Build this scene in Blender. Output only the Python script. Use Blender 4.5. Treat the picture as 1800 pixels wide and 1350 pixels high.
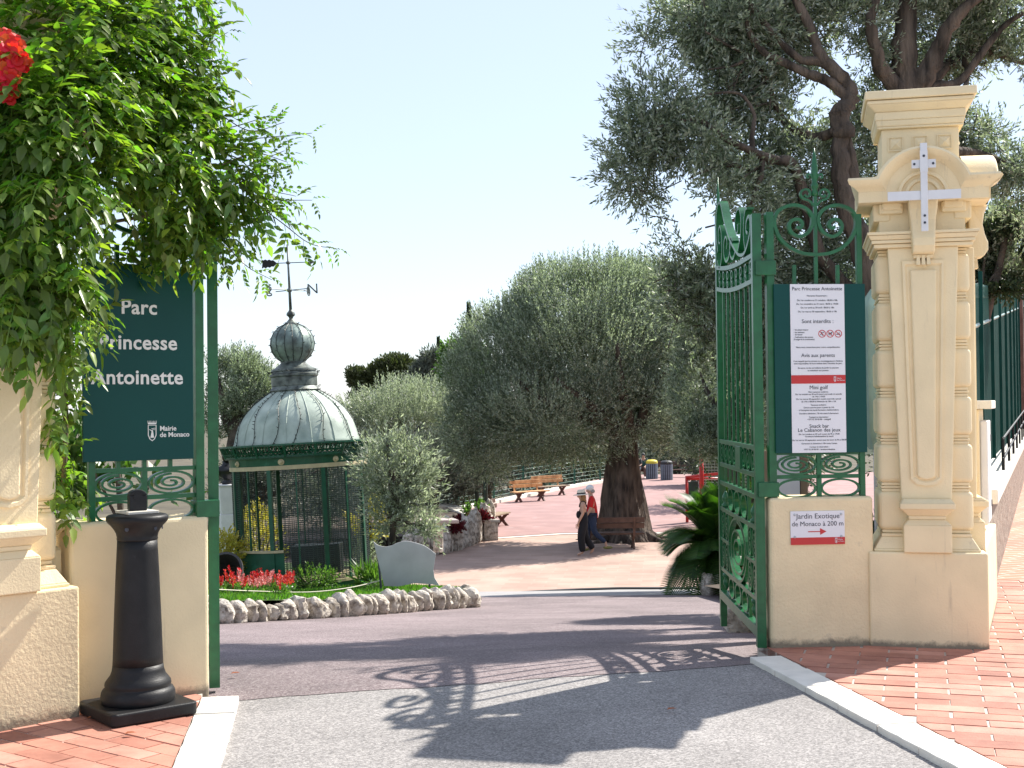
import bpy, bmesh, math, random
import numpy as np
from math import sin, cos, pi, radians, sqrt, atan2
from mathutils import Vector, Matrix, Euler

for o in list(bpy.data.objects): bpy.data.objects.remove(o)
sc = bpy.context.scene
C = sc.collection
# ------------------------------------------------------------------ camera, sky, sun, exposure
F = 2250.0                                   # focal length in pixels of an 1800 px wide picture
PITCH, ROLL = math.degrees(math.atan(40/F)), -0.6
EYE = 1.6
cd = bpy.data.cameras.new('camera'); cam = bpy.data.objects.new('camera', cd); C.objects.link(cam)
cd.sensor_width = 36; cd.lens = F/1800*36; cd.clip_end = 3000; cd.clip_start = 0.05
RM = Matrix.Rotation(radians(90+PITCH), 4, 'X') @ Matrix.Rotation(radians(ROLL), 4, 'Z')
cam.matrix_world = Matrix.Translation((0, 0, EYE)) @ RM
sc.camera = cam
SUN_EL, SUN_AZ = 44.5, 49.5                  # azimuth from +Y (view axis) towards +X
w = bpy.data.worlds.new('World'); sc.world = w; w.use_nodes = True
nt = w.node_tree; nt.nodes.clear()
sky = nt.nodes.new('ShaderNodeTexSky'); sky.sky_type = 'NISHITA'; sky.sun_disc = False
sky.sun_elevation = radians(SUN_EL); sky.sun_rotation = radians(SUN_AZ)
sky.altitude = 100; sky.air_density = 1.0; sky.dust_density = .45; sky.ozone_density = 1.6
bg = nt.nodes.new('ShaderNodeBackground'); bg.inputs[1].default_value = 0.13
wo = nt.nodes.new('ShaderNodeOutputWorld')
hz = nt.nodes.new('ShaderNodeMix'); hz.data_type = 'RGBA'; hz.inputs['Factor'].default_value = .66      # thin even summer haze over the blue
hz.inputs['B'].default_value = (2.95, 3.2, 3.85, 1); nt.links.new(sky.outputs[0], hz.inputs['A'])
nt.links.new(hz.outputs['Result'], bg.inputs[0]); nt.links.new(bg.outputs[0], wo.inputs[0])
sl = bpy.data.lights.new('sun', 'SUN'); sl.energy = 4.6; sl.angle = radians(0.53); sl.color = (1, .95, .87)
sun = bpy.data.objects.new('sun', sl); C.objects.link(sun)
sd = Vector((sin(radians(SUN_AZ))*cos(radians(SUN_EL)), cos(radians(SUN_AZ))*cos(radians(SUN_EL)), sin(radians(SUN_EL))))
sun.rotation_euler = sd.to_track_quat('Z', 'Y').to_euler()
sc.view_settings.view_transform = 'Standard'; sc.view_settings.look = 'None'
sc.view_settings.exposure = 1.05; sc.view_settings.gamma = 1
sc.render.engine = 'CYCLES'
sc.cycles.max_bounces = 8; sc.cycles.transparent_max_bounces = 8

rnd = random.Random(7)
R3 = RM.to_3x3()
def at(px, py, d):
    """world point seen at pixel (px, py) of the 1800x1350 photograph at depth y = d"""
    r = R3 @ Vector(((px-900)/F, -(py-675)/F, -1.0))
    return Vector((r.x/r.y*d, d, EYE + r.z/r.y*d))

# ------------------------------------------------------------------ materials
MATS = {}
def mat(name, col, rough=.6, var=.15, scale=8, bump=0, bscale=60, metal=0, spec=.5, col2=None, stain=None, coat=0, bdist=.01, grime=0, stretch=None, streak=False):
    if name in MATS: return MATS[name]
    m = bpy.data.materials.new(name); m.use_nodes = True; n = m.node_tree.nodes; L = m.node_tree.links
    b = n['Principled BSDF']; b.inputs['Roughness'].default_value = rough; b.inputs['Metallic'].default_value = metal
    b.inputs['Specular IOR Level'].default_value = spec; b.inputs['Coat Weight'].default_value = coat
    tc = n.new('ShaderNodeTexCoord'); nz = n.new('ShaderNodeTexNoise'); nz.inputs['Scale'].default_value = scale; nz.inputs['Detail'].default_value = 6
    src = tc.outputs['Object']
    if stretch:
        mp = n.new('ShaderNodeMapping'); mp.inputs['Scale'].default_value = stretch; L.new(src, mp.inputs['Vector']); src = mp.outputs[0]
    L.new(src, nz.inputs['Vector'])
    c1 = tuple(max(0, c*(1-var)) for c in col[:3])+(1,); c2 = tuple(min(1, c*(1+var)) for c in (col2 or col)[:3])+(1,)
    rp = n.new('ShaderNodeValToRGB'); rp.color_ramp.elements[0].position = .32; rp.color_ramp.elements[1].position = .68
    rp.color_ramp.elements[0].color = c1; rp.color_ramp.elements[1].color = c2
    L.new(nz.outputs['Fac'], rp.inputs['Fac']); out = rp.outputs['Color']
    oi = n.new('ShaderNodeObjectInfo')
    if stain:
        s2 = n.new('ShaderNodeTexNoise'); s2.inputs['Scale'].default_value = stain[1]; s2.inputs['Detail'].default_value = 8; s2.inputs['Roughness'].default_value = .7
        L.new(tc.outputs['Object'], s2.inputs['Vector'])
        r2 = n.new('ShaderNodeValToRGB'); r2.color_ramp.elements[0].position = stain[2]; r2.color_ramp.elements[1].position = stain[2]+.12
        r2.color_ramp.elements[0].color = (0, 0, 0, 1); r2.color_ramp.elements[1].color = (stain[3],)*3+(1,)
        L.new(s2.outputs['Fac'], r2.inputs['Fac'])
        mx = n.new('ShaderNodeMix'); mx.data_type = 'RGBA'; mx.inputs['B'].default_value = tuple(stain[0])+(1,)
        if streak:     # rain streaks run down the face
            ms_ = n.new('ShaderNodeMapping'); ms_.inputs['Scale'].default_value = (3.2,3.2,.3); L.new(tc.outputs['Object'], ms_.inputs['Vector']); L.new(ms_.outputs[0], s2.inputs['Vector'])
        L.new(r2.outputs['Color'], mx.inputs['Factor']); L.new(out, mx.inputs['A']); out = mx.outputs['Result']
    if grime:      # splashed dirt low on the wall, with a ragged upper edge
        gg = n.new('ShaderNodeNewGeometry'); sx = n.new('ShaderNodeSeparateXYZ'); L.new(gg.outputs['Position'], sx.inputs[0])
        gn = n.new('ShaderNodeTexNoise'); gn.inputs['Scale'].default_value = 14; gn.inputs['Detail'].default_value = 8; gn.inputs['Roughness'].default_value = .75; L.new(gg.outputs['Position'], gn.inputs['Vector'])
        mr = n.new('ShaderNodeMapRange'); mr.inputs['From Min'].default_value = grime; mr.inputs['From Max'].default_value = 0; L.new(sx.outputs['Z'], mr.inputs['Value'])
        ad = n.new('ShaderNodeMath'); ad.operation = 'ADD'; L.new(mr.outputs['Result'], ad.inputs[0]); L.new(gn.outputs['Fac'], ad.inputs[1])
        r3 = n.new('ShaderNodeMapRange'); r3.inputs['From Min'].default_value = .95; r3.inputs['From Max'].default_value = 1.3; r3.inputs['To Max'].default_value = .85; L.new(ad.outputs[0], r3.inputs['Value'])
        m3 = n.new('ShaderNodeMix'); m3.data_type = 'RGBA'; m3.inputs['B'].default_value = (.14,.12,.09,1); L.new(r3.outputs['Result'], m3.inputs['Factor']); L.new(out, m3.inputs['A']); out = m3.outputs['Result']
    L.new(out, b.inputs['Base Color'])
    if bump:
        bz = n.new('ShaderNodeTexNoise'); bz.inputs['Scale'].default_value = bscale; bz.inputs['Detail'].default_value = 5
        L.new(src, bz.inputs['Vector'])
        bp = n.new('ShaderNodeBump'); bp.inputs['Strength'].default_value = bump; bp.inputs['Distance'].default_value = bdist
        L.new(bz.outputs['Fac'], bp.inputs['Height']); L.new(bp.outputs['Normal'], b.inputs['Normal'])
    MATS[name] = m; return m

def speckle(name, cols, scale, rough=.85, bump=.5, patch=.12):
    """asphalt-like aggregate: small voronoi grains of several colours over slow patches"""
    m = bpy.data.materials.new(name); m.use_nodes = True; n = m.node_tree.nodes; L = m.node_tree.links
    b = n['Principled BSDF']; b.inputs['Roughness'].default_value = rough; b.inputs['Specular IOR Level'].default_value = .35
    tc = n.new('ShaderNodeTexCoord'); v = n.new('ShaderNodeTexVoronoi'); v.inputs['Scale'].default_value = scale
    L.new(tc.outputs['Object'], v.inputs['Vector'])
    sp = n.new('ShaderNodeSeparateColor'); L.new(v.outputs['Color'], sp.inputs[0])
    rp = n.new('ShaderNodeValToRGB'); rp.color_ramp.interpolation = 'LINEAR'
    el = rp.color_ramp.elements
    for i, c in enumerate(cols):
        p = i/(len(cols)-1)
        e = el[i] if i < 2 else el.new(p)
        e.position = p; e.color = tuple(c)+(1,)
    L.new(sp.outputs[0], rp.inputs['Fac'])
    nz = n.new('ShaderNodeTexNoise'); nz.inputs['Scale'].default_value = .9; nz.inputs['Detail'].default_value = 7; nz.inputs['Roughness'].default_value = .65
    L.new(tc.outputs['Object'], nz.inputs['Vector'])
    mr = n.new('ShaderNodeMapRange'); mr.inputs['From Min'].default_value = .3; mr.inputs['From Max'].default_value = .7
    mr.inputs['To Min'].default_value = 1-patch*1.5; mr.inputs['To Max'].default_value = 1+patch
    nz.inputs['Distortion'].default_value = .6
    L.new(nz.outputs['Fac'], mr.inputs['Value'])
    mx = n.new('ShaderNodeVectorMath'); mx.operation = 'SCALE'; L.new(rp.outputs['Color'], mx.inputs[0]); L.new(mr.outputs['Result'], mx.inputs['Scale'])
    L.new(mx.outputs[0], b.inputs['Base Color'])
    bp = n.new('ShaderNodeBump'); bp.inputs['Strength'].default_value = bump; bp.inputs['Distance'].default_value = .004
    L.new(v.outputs['Distance'], bp.inputs['Height']); bp.invert = True; L.new(bp.outputs['Normal'], b.inputs['Normal'])
    MATS[name] = m; return m

def leafmat(name, top, under, trans=.35, rough=.45, var=.35, tcol=None, spec=.4, hue=.02):
    """two-sided leaf: green face, paler underside, light passing through; every leaf a little different"""
    m = bpy.data.materials.new(name); m.use_nodes = True; n = m.node_tree.nodes; L = m.node_tree.links; n.remove(n['Principled BSDF'])
    out = n['Material Output']; g = n.new('ShaderNodeNewGeometry')
    mx = n.new('ShaderNodeMix'); mx.data_type = 'RGBA'; mx.inputs['A'].default_value = tuple(top)+(1,); mx.inputs['B'].default_value = tuple(under)+(1,)
    L.new(g.outputs['Backfacing'], mx.inputs['Factor'])
    hsv = n.new('ShaderNodeHueSaturation'); L.new(mx.outputs['Result'], hsv.inputs['Color'])
    mr = n.new('ShaderNodeMapRange'); mr.inputs['To Min'].default_value = 1-var; mr.inputs['To Max'].default_value = 1+var
    L.new(g.outputs['Random Per Island'], mr.inputs['Value']); L.new(mr.outputs['Result'], hsv.inputs['Value'])
    mh = n.new('ShaderNodeMapRange'); mh.inputs['To Min'].default_value = .5-hue; mh.inputs['To Max'].default_value = .5+hue*.8
    ml = n.new('ShaderNodeMath'); ml.operation = 'MULTIPLY'; ml.inputs[1].default_value = 7.31; L.new(g.outputs['Random Per Island'], ml.inputs[0])
    fr = n.new('ShaderNodeMath'); fr.operation = 'FRACT'; L.new(ml.outputs[0], fr.inputs[0]); L.new(fr.outputs[0], mh.inputs['Value']); L.new(mh.outputs['Result'], hsv.inputs['Hue'])
    b = n.new('ShaderNodeBsdfPrincipled'); b.inputs['Roughness'].default_value = rough; b.inputs['Specular IOR Level'].default_value = spec
    L.new(hsv.outputs['Color'], b.inputs['Base Color'])
    t = n.new('ShaderNodeBsdfTranslucent'); tm = n.new('ShaderNodeMix'); tm.data_type = 'RGBA'; tm.blend_type = 'MULTIPLY'; tm.inputs['Factor'].default_value = 1
    L.new(hsv.outputs['Color'], tm.inputs['A']); tm.inputs['B'].default_value = tuple(tcol or (1.6, 1.9, .7))+(1,); L.new(tm.outputs['Result'], t.inputs['Color'])
    ms = n.new('ShaderNodeMixShader'); ms.inputs['Fac'].default_value = trans
    L.new(b.outputs[0], ms.inputs[1]); L.new(t.outputs[0], ms.inputs[2]); L.new(ms.outputs[0], out.inputs['Surface'])
    MATS[name] = m; return m

# ------------------------------------------------------------------ mesh helpers
class MB:
    def __init__(s): s.v = []; s.f = []
    def add(s, vs, fs, M=None):
        k = len(s.v)
        s.v += [tuple(M @ Vector(p)) for p in vs] if M else [tuple(p) for p in vs]
        s.f += [tuple(i+k for i in f) for f in fs]; return s
    def box(s, x0, x1, y0, y1, z0, z1, M=None):
        return s.add([(x0,y0,z0),(x1,y0,z0),(x1,y1,z0),(x0,y1,z0),(x0,y0,z1),(x1,y0,z1),(x1,y1,z1),(x0,y1,z1)],
                     [(0,3,2,1),(4,5,6,7),(0,1,5,4),(1,2,6,5),(2,3,7,6),(3,0,4,7)], M)
    def frustum(s, a, b, M=None):
        """a, b: (x0,x1,y0,y1,z) rectangles, bottom and top"""
        return s.add([(a[0],a[2],a[4]),(a[1],a[2],a[4]),(a[1],a[3],a[4]),(a[0],a[3],a[4]),(b[0],b[2],b[4]),(b[1],b[2],b[4]),(b[1],b[3],b[4]),(b[0],b[3],b[4])],
                     [(0,3,2,1),(4,5,6,7),(0,1,5,4),(1,2,6,5),(2,3,7,6),(3,0,4,7)], M)
    def prism(s, poly, y0, y1, M=None):
        """polygon in the local XZ plane, extruded from y0 (front) to y1"""
        n = len(poly); vs = [(p[0], y0, p[1]) for p in poly]+[(p[0], y1, p[1]) for p in poly]
        fs = [tuple(range(n)), tuple(range(2*n-1, n-1, -1))]+[(i, i+n, (i+1) % n+n, (i+1) % n) for i in range(n)]
        return s.add(vs, fs, M)
    def slab(s, poly, z0, z1, M=None):
        """polygon in XY, extruded from z0 to z1"""
        n = len(poly); vs = [(p[0], p[1], z0) for p in poly]+[(p[0], p[1], z1) for p in poly]
        fs = [tuple(range(n-1, -1, -1)), tuple(range(n, 2*n))]+[(i, (i+1) % n, (i+1) % n+n, i+n) for i in range(n)]
        return s.add(vs, fs, M)
    def lathe(s, prof, n=24, a0=0, a1=2*pi, M=None, cx=0, cy=0):
        full = abs(a1-a0-2*pi) < 1e-6; k = n if full else n+1; vs = []
        for r, z in prof:
            for i in range(k):
                a = a0+(a1-a0)*i/n; vs.append((cx+r*cos(a), cy+r*sin(a), z))
        fs = []
        for j in range(len(prof)-1):
            for i in range(n):
                i2 = (i+1) % k
                fs.append((j*k+i, j*k+i2, (j+1)*k+i2, (j+1)*k+i))
        if full:
            if prof[0][0] > 1e-4: fs.append(tuple(range(k-1, -1, -1)))
            if prof[-1][0] > 1e-4: fs.append(tuple(range((len(prof)-1)*k, len(prof)*k)))
        return s.add(vs, fs, M)
    def tube(s, pts, r, n=8, M=None):
        pts = [Vector(p) for p in pts]; m = len(pts)
        rs = r if isinstance(r, (list, tuple)) else [r]*m
        t0 = (pts[1]-pts[0]).normalized(); up = Vector((0,0,1)) if abs(t0.z) < .9 else Vector((1,0,0))
        nn = t0.cross(up).normalized(); vs = []
        for i, p in enumerate(pts):
            t = (pts[min(i+1,m-1)]-pts[max(i-1,0)]).normalized()
            nn = (nn - t*nn.dot(t)); nn = nn.normalized() if nn.length > 1e-6 else t.orthogonal().normalized()
            bb = t.cross(nn)
            for k in range(n):
                a = 2*pi*k/n; vs.append(p+(nn*cos(a)+bb*sin(a))*rs[i])
        fs = [(i*n+k, i*n+(k+1) % n, (i+1)*n+(k+1) % n, (i+1)*n+k) for i in range(m-1) for k in range(n)]
        fs += [tuple(range(n-1,-1,-1)), tuple(range((m-1)*n, m*n))]
        return s.add(vs, fs, M)
    def sweep(s, pts, t, wd, y=0, M=None, closed=False):
        """flat iron bar bent along a path in the XZ plane: t thick in the plane, wd wide across it"""
        m = len(pts); vs = []
        for i in range(m):
            a = pts[(i-1) % m] if (closed or i > 0) else pts[i]; b = pts[(i+1) % m] if (closed or i < m-1) else pts[i]
            dx, dz = b[0]-a[0], b[1]-a[1]; l = math.hypot(dx, dz) or 1; nx, nz = -dz/l*t/2, dx/l*t/2
            x, z = pts[i]
            vs += [(x-nx, y-wd/2, z-nz), (x+nx, y-wd/2, z+nz), (x+nx, y+wd/2, z+nz), (x-nx, y+wd/2, z-nz)]
        fs = []
        for i in range(m if closed else m-1):
            j = (i+1) % m
            for k in range(4): fs.append((i*4+k, j*4+k, j*4+(k+1) % 4, i*4+(k+1) % 4))
        if not closed: fs += [(3,2,1,0), tuple((m-1)*4+k for k in range(4))]
        return s.add(vs, fs, M)
    def ell(s, c, r, nu=12, nv=8, M=None, noise=0, rg=None):
        vs = []; fs = []
        for j in range(nv+1):
            th = pi*j/nv
            for i in range(nu):
                a = 2*pi*i/nu; k = 1+(rg.uniform(-noise, noise) if noise and 0 < j < nv else 0)
                vs.append((c[0]+r[0]*sin(th)*cos(a)*k, c[1]+r[1]*sin(th)*sin(a)*k, c[2]-r[2]*cos(th)*k))
        for j in range(nv):
            for i in range(nu):
                fs.append((j*nu+i, j*nu+(i+1) % nu, (j+1)*nu+(i+1) % nu, (j+1)*nu+i))
        return s.add(vs, fs, M)
    def mesh(s, name, m, smooth=False):
        me = bpy.data.meshes.new(name); me.from_pydata(s.v, [], s.f); me.materials.append(m)
        me.validate(); 
        bm = bmesh.new(); bm.from_mesh(me); bmesh.ops.recalc_face_normals(bm, faces=bm.faces); bm.to_mesh(me); bm.free()
        if smooth:
            me.polygons.foreach_set('use_smooth', [True]*len(me.polygons))
        me.update(); return me
    def build(s, name, m, parent=None, smooth=False, bevel=0, seg=2, ang=35, auto=0):
        return link(name, s.mesh(name, m, smooth or auto > 0), parent, bevel, seg, ang, auto)

def link(name, me, parent=None, bevel=0, seg=2, ang=35, auto=0):
    o = bpy.data.objects.new(name, me); C.objects.link(o)
    if parent is not None: o.parent = parent
    if bevel:
        b = o.modifiers.new('bevel', 'BEVEL'); b.width = bevel; b.segments = seg; b.limit_method = 'ANGLE'; b.angle_limit = radians(ang)
    if auto:   # keep creases sharper than this angle
        bm = bmesh.new(); bm.from_mesh(me)
        for e in bm.edges:
            e.smooth = not (len(e.link_faces) == 2 and e.calc_face_angle(0) > radians(auto))
        bm.to_mesh(me); bm.free()
    return o
def tag(o, label, cat, group=None):
    o['kind'] = 'thing'
    o['label'] = label; o['category'] = cat
    if group: o['group'] = group
    return o
def thing(name, label, cat, loc=(0,0,0), rotz=0, group=None):
    o = bpy.data.objects.new(name, None); C.objects.link(o); o.location = loc; o.rotation_euler = (0,0,rotz); o.empty_display_size = .1
    return tag(o, label, cat, group)
def struct(o): o['kind'] = 'structure'; return o
def stuff(o): o['kind'] = 'stuff'; return o
def copy_tree(o, parent=None):
    c = o.copy(); C.objects.link(c); c.parent = parent
    for ch in o.children: copy_tree(ch, c)
    return c
def np_mesh(name, V, Q, m, smooth=False):
    me = bpy.data.meshes.new(name); k = Q.shape[1]
    me.vertices.add(len(V)); me.vertices.foreach_set('co', V.astype(np.float32).ravel())
    me.loops.add(Q.size); me.loops.foreach_set('vertex_index', Q.astype(np.int32).ravel())
    me.polygons.add(len(Q)); me.polygons.foreach_set('loop_start', np.arange(0, Q.size, k, dtype=np.int32))
    me.polygons.foreach_set('loop_total', np.full(len(Q), k, dtype=np.int32))
    if smooth: me.polygons.foreach_set('use_smooth', np.ones(len(Q), dtype=bool))
    me.materials.append(m); me.update(calc_edges=True); return me
def catmull(P, n=8, closed=False):
    P = [np.array(p, float) for p in P]; out = []; m = len(P)
    for i in range(m if closed else m-1):
        p0 = P[(i-1) % m] if (closed or i > 0) else 2*P[0]-P[1]; p1 = P[i]; p2 = P[(i+1) % m]
        p3 = P[(i+2) % m] if (closed or i+2 < m) else 2*P[-1]-P[-2]
        for k in range(n):
            t = k/n; out.append(tuple(.5*((2*p1)+(-p0+p2)*t+(2*p0-5*p1+4*p2-p3)*t*t+(-p0+3*p1-3*p2+p3)*t**3)))
    if not closed: out.append(tuple(P[-1]))
    return out
def spiral(cx, cz, r0, r1, a0, turns, n=28, ex=1.0, ez=1.0):
    return [(cx+ex*(r0+(r1-r0)*i/n)*cos(a0+turns*2*pi*i/n), cz+ez*(r0+(r1-r0)*i/n)*sin(a0+turns*2*pi*i/n)) for i in range(n+1)]
def ellipse(cx, cz, rx, rz, n=28): return [(cx+rx*cos(2*pi*i/n), cz+rz*sin(2*pi*i/n)) for i in range(n)]
def text(name, s, size, m, parent, loc, align='CENTER', ex=.0015, sx=1.0, rot=(pi/2,0,0), offset=0, space=1.0):
    cu = bpy.data.curves.new(name, 'FONT'); cu.body = s; cu.size = size; cu.align_x = align; cu.extrude = ex; cu.offset = offset; cu.space_character = space; cu.resolution_u = 3
    t = bpy.data.objects.new('tmp', cu); C.objects.link(t); dg = bpy.context.evaluated_depsgraph_get()
    me = bpy.data.meshes.new_from_object(t.evaluated_get(dg)); bpy.data.objects.remove(t)
    me.name = name; me.materials.clear(); me.materials.append(m)
    o = link(name, me, parent); o.location = loc; o.rotation_euler = rot; o.scale = (sx, 1, 1); return o
def zg(y):
    """height of the drive: level street, ramp down through the gate, level terrace"""
    if y < 7.4: return 0.0
    if y < 9.0: return -.0463*(y-7.4)**2
    if y < 27.4: return -.1186*(y-8.0)
    return -2.3
ZT = -2.3
# ------------------------------------------------------------------ shared materials
cream = mat('cream_render', (.82,.675,.43), .8, .07, 3, .25, 90, stain=((.42,.34,.24), 5, .6, .42), grime=.09, streak=True)
creamrough = mat('cream_rough_render', (.8,.65,.41), .85, .08, 4, .4, 60, stain=((.33,.28,.22), 4, .62, .5), bdist=.014, grime=.12)
green = mat('green_iron_paint', (.012,.115,.04), .32, .2, 12, .15, 40, spec=.5, stain=((.03,.16,.075), 30, .66, .6))
signgreen = mat('sign_green', (.006,.062,.055), .4, .06, 2, spec=.2)
white = mat('sign_white', (.78,.77,.8), .4, .02, 4)
signtext = mat('sign_lettering', (.8,.78,.74), .5, .02, 4)
darkink = mat('dark_ink', (.04,.045,.06), .6, .05, 4)
redink = mat('sign_red', (.55,.03,.03), .45, .05, 4)
blackiron = mat('black_iron', (.011,.011,.012), .5, .25, 14, .12, 120, spec=.3, stain=((.06,.06,.065), 25, .64, .35))
kerbm = mat('kerb_limestone', (.72,.68,.6), .8, .08, 7, .3, 80, stain=((.42,.38,.32), 9, .62, .5))
mortar = mat('mortar', (.5,.44,.38), .9, .12, 20, .3, 120)
rockm = mat('limestone_rock', (.4,.34,.27), .9, .3, 7, .9, 22, col2=(.62,.57,.5), stain=((.12,.09,.065), 11, .5, .8), bdist=.03)
barkm = mat('olive_bark', (.035,.025,.019), .95, .4, 5, 1.0, 9, col2=(.1,.075,.058), bdist=.09, stretch=(1.6,1.6,.35))
barkd = mat('dark_bark', (.05,.038,.03), .95, .4, 4, .9, 18, col2=(.09,.07,.055), bdist=.04)
soil = mat('soil', (.07,.05,.035), .95, .3, 6, .8, 30)
galv = mat('grey_metal_plate', (.46,.47,.48), .5, .12, 3, .05, 30, metal=.2, stain=((.6,.6,.6), 5, .6, .35))
asphalt = speckle('grey_asphalt', [(.155,.145,.14),(.23,.215,.207),(.29,.272,.26),(.4,.375,.357)], 120, patch=.15)
redasph = speckle('red_asphalt', [(.125,.092,.095),(.18,.138,.14),(.23,.185,.185),(.33,.28,.275)], 110, patch=.2)
courtm = mat('court_red', (.32,.19,.175), .85, .13, 1.2, .1, 60, stain=((.42,.33,.31), 1.1, .56, .5))
concrete = mat('apron_concrete', (.3,.29,.285), .85, .12, 3, .2, 60)
skin = mat('skin', (.5,.3,.21), .55, .06, 10)

def brickmat():
    m = bpy.data.materials.new('terracotta'); m.use_nodes = True; n = m.node_tree.nodes; L = m.node_tree.links; b = n['Principled BSDF']
    b.inputs['Roughness'].default_value = .78
    oi = n.new('ShaderNodeObjectInfo'); rp = n.new('ShaderNodeValToRGB'); rp.color_ramp.elements[0].color = (.4,.165,.115,1); rp.color_ramp.elements[1].color = (.56,.275,.205,1)
    e = rp.color_ramp.elements.new(.5); e.color = (.485,.215,.15,1)
    L.new(oi.outputs['Random'], rp.inputs['Fac'])
    tc = n.new('ShaderNodeTexCoord'); g = n.new('ShaderNodeNewGeometry'); nz = n.new('ShaderNodeTexNoise'); nz.inputs['Scale'].default_value = 2.2; nz.inputs['Detail'].default_value = 8; nz.inputs['Roughness'].default_value = .7
    L.new(g.outputs['Position'], nz.inputs['Vector'])
    r2 = n.new('ShaderNodeValToRGB'); r2.color_ramp.elements[0].position = .36; r2.color_ramp.elements[1].position = .62; r2.color_ramp.elements[0].color = (.55,.5,.48,1); r2.color_ramp.elements[1].color = (1.05,1.05,1.05,1)
    L.new(nz.outputs['Fac'], r2.inputs['Fac'])
    mx = n.new('ShaderNodeMix'); mx.data_type = 'RGBA'; mx.blend_type = 'MULTIPLY'; mx.inputs['Factor'].default_value = .8
    L.new(rp.outputs['Color'], mx.inputs['A']); L.new(r2.outputs['Color'], mx.inputs['B']); L.new(mx.outputs['Result'], b.inputs['Base Color'])
    bz = n.new('ShaderNodeTexNoise'); bz.inputs['Scale'].default_value = 90; bp = n.new('ShaderNodeBump'); bp.inputs['Strength'].default_value = .25; bp.inputs['Distance'].default_value = .005
    L.new(g.outputs['Position'], bz.inputs['Vector']); L.new(bz.outputs['Fac'], bp.inputs['Height']); L.new(bp.outputs['Normal'], b.inputs['Normal'])
    return m
def tilemat(nm='plaza_tiles', ca=(.45,.31,.25,1), cb=(.39,.26,.205,1), cm=(.42,.31,.25,1), rz=.12, bw=.6, rh=.3):
    """small beige-pink plaza tiles, far enough away to be drawn by the material"""
    m = bpy.data.materials.new(nm); m.use_nodes = True; n = m.node_tree.nodes; L = m.node_tree.links; b = n['Principled BSDF']; b.inputs['Roughness'].default_value = .85
    tc = n.new('ShaderNodeTexCoord'); br = n.new('ShaderNodeTexBrick'); br.inputs['Scale'].default_value = 1.0
    mp = n.new('ShaderNodeMapping'); mp.inputs['Rotation'].default_value = (0,0,rz); L.new(tc.outputs['Object'], mp.inputs['Vector']); L.new(mp.outputs[0], br.inputs['Vector'])
    br.inputs['Color1'].default_value = ca; br.inputs['Color2'].default_value = cb; br.inputs['Mortar'].default_value = cm
    br.inputs['Mortar Size'].default_value = .012; br.inputs['Brick Width'].default_value = bw; br.inputs['Row Height'].default_value = rh
    nz = n.new('ShaderNodeTexNoise'); nz.inputs['Scale'].default_value = .8; nz.inputs['Detail'].default_value = 6; L.new(tc.outputs['Object'], nz.inputs['Vector'])
    r2 = n.new('ShaderNodeValToRGB'); r2.color_ramp.elements[0].position = .35; r2.color_ramp.elements[0].color = (.8,.8,.8,1); r2.color_ramp.elements[1].position = .65; r2.color_ramp.elements[1].color = (1.08,1.08,1.08,1); L.new(nz.outputs['Fac'], r2.inputs['Fac'])
    mx = n.new('ShaderNodeMix'); mx.data_type = 'RGBA'; mx.blend_type = 'MULTIPLY'; mx.inputs['Factor'].default_value = 1
    L.new(br.outputs['Color'], mx.inputs['A']); L.new(r2.outputs['Color'], mx.inputs['B']); L.new(mx.outputs['Result'], b.inputs['Base Color']); return m
terra = brickmat()
pavefar = tilemat('far_pavers', (.5,.205,.125,1), (.45,.18,.11,1), (.5,.42,.36,1), -.308, .345, .139)
tiles = tilemat()

# ------------------------------------------------------------------ the ground
b = MB(); ys = [-30, 0, 7.4, 9, 12, 16, 20, 24, 27.4, 40, 70, 110, 200, 500, 900]
for i, y in enumerate(ys):
    z = zg(y)-.3 - (max(0, y-75)*.03 if y < 300 else 6.75)
    for x in (-700, -60, 60, 700): b.v.append((x, y, z))
for i in range(len(ys)-1):
    for k in range(3): b.f.append((i*4+k, i*4+k+1, (i+1)*4+k+1, (i+1)*4+k))
struct(b.build('ground', mat('earth', (.09,.075,.045), .95, .4, .6, .5, 8)))
# street: grey asphalt up to the joint with the red ramp
JL, JR = (-9.0, 6.03), (7.0, 9.12)
def jy(x): return 7.2+(x+1.68)*(8.08-7.2)/(1.55+1.68)
b = MB(); b.add([(-40,-20,-.03),(40,-20,-.03),(40,jy(6),-.03),(6,jy(6),-.03),(-8,jy(-8),-.03),(-40,jy(-8),-.03)], [(0,1,2,3,4,5)])
struct(b.build('street', asphalt))
b = MB(); N = 40
for i in range(N+1):
    for x in np.linspace(-9, 7, 161):
        j0 = jy(x)+rnd.uniform(-.008,.008)+.012*sin(x*5)+.008*sin(x*13)-(.02 if i == 0 else 0); y = j0+(23.2-j0)*i/N; b.v.append((x, y, zg(y)-.026 if i else -.027))
for i in range(N):
    for k in range(160): b.f.append((i*161+k, i*161+k+1, (i+1)*161+k+1, (i+1)*161+k))
struct(b.build('ramp', redasph, smooth=True))
b = MB(); N = 8
for i in range(N+1):
    for x in np.linspace(-9, 9, 9):
        y = 23.2+(27.9-23.2)*i/N; b.v.append((x, y, zg(y)-.03))
for i in range(N):
    for k in range(8): b.f.append((i*9+k, i*9+k+1, (i+1)*9+k+1, (i+1)*9+k))
struct(b.build('apron', concrete))
b = MB(); arc = [(x, 26.3+1.3*min(1, max(0, (x+3)/5))-.02*(x-1)**2) for x in np.linspace(-7, 9, 20)]
b.add([(x,y,ZT+.002) for x, y in arc]+[(9.5,44,ZT+.002),(-7,44,ZT+.002)], [tuple(range(22))]); struct(b.build('plaza', tiles))
dg_ = MB()
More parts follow.
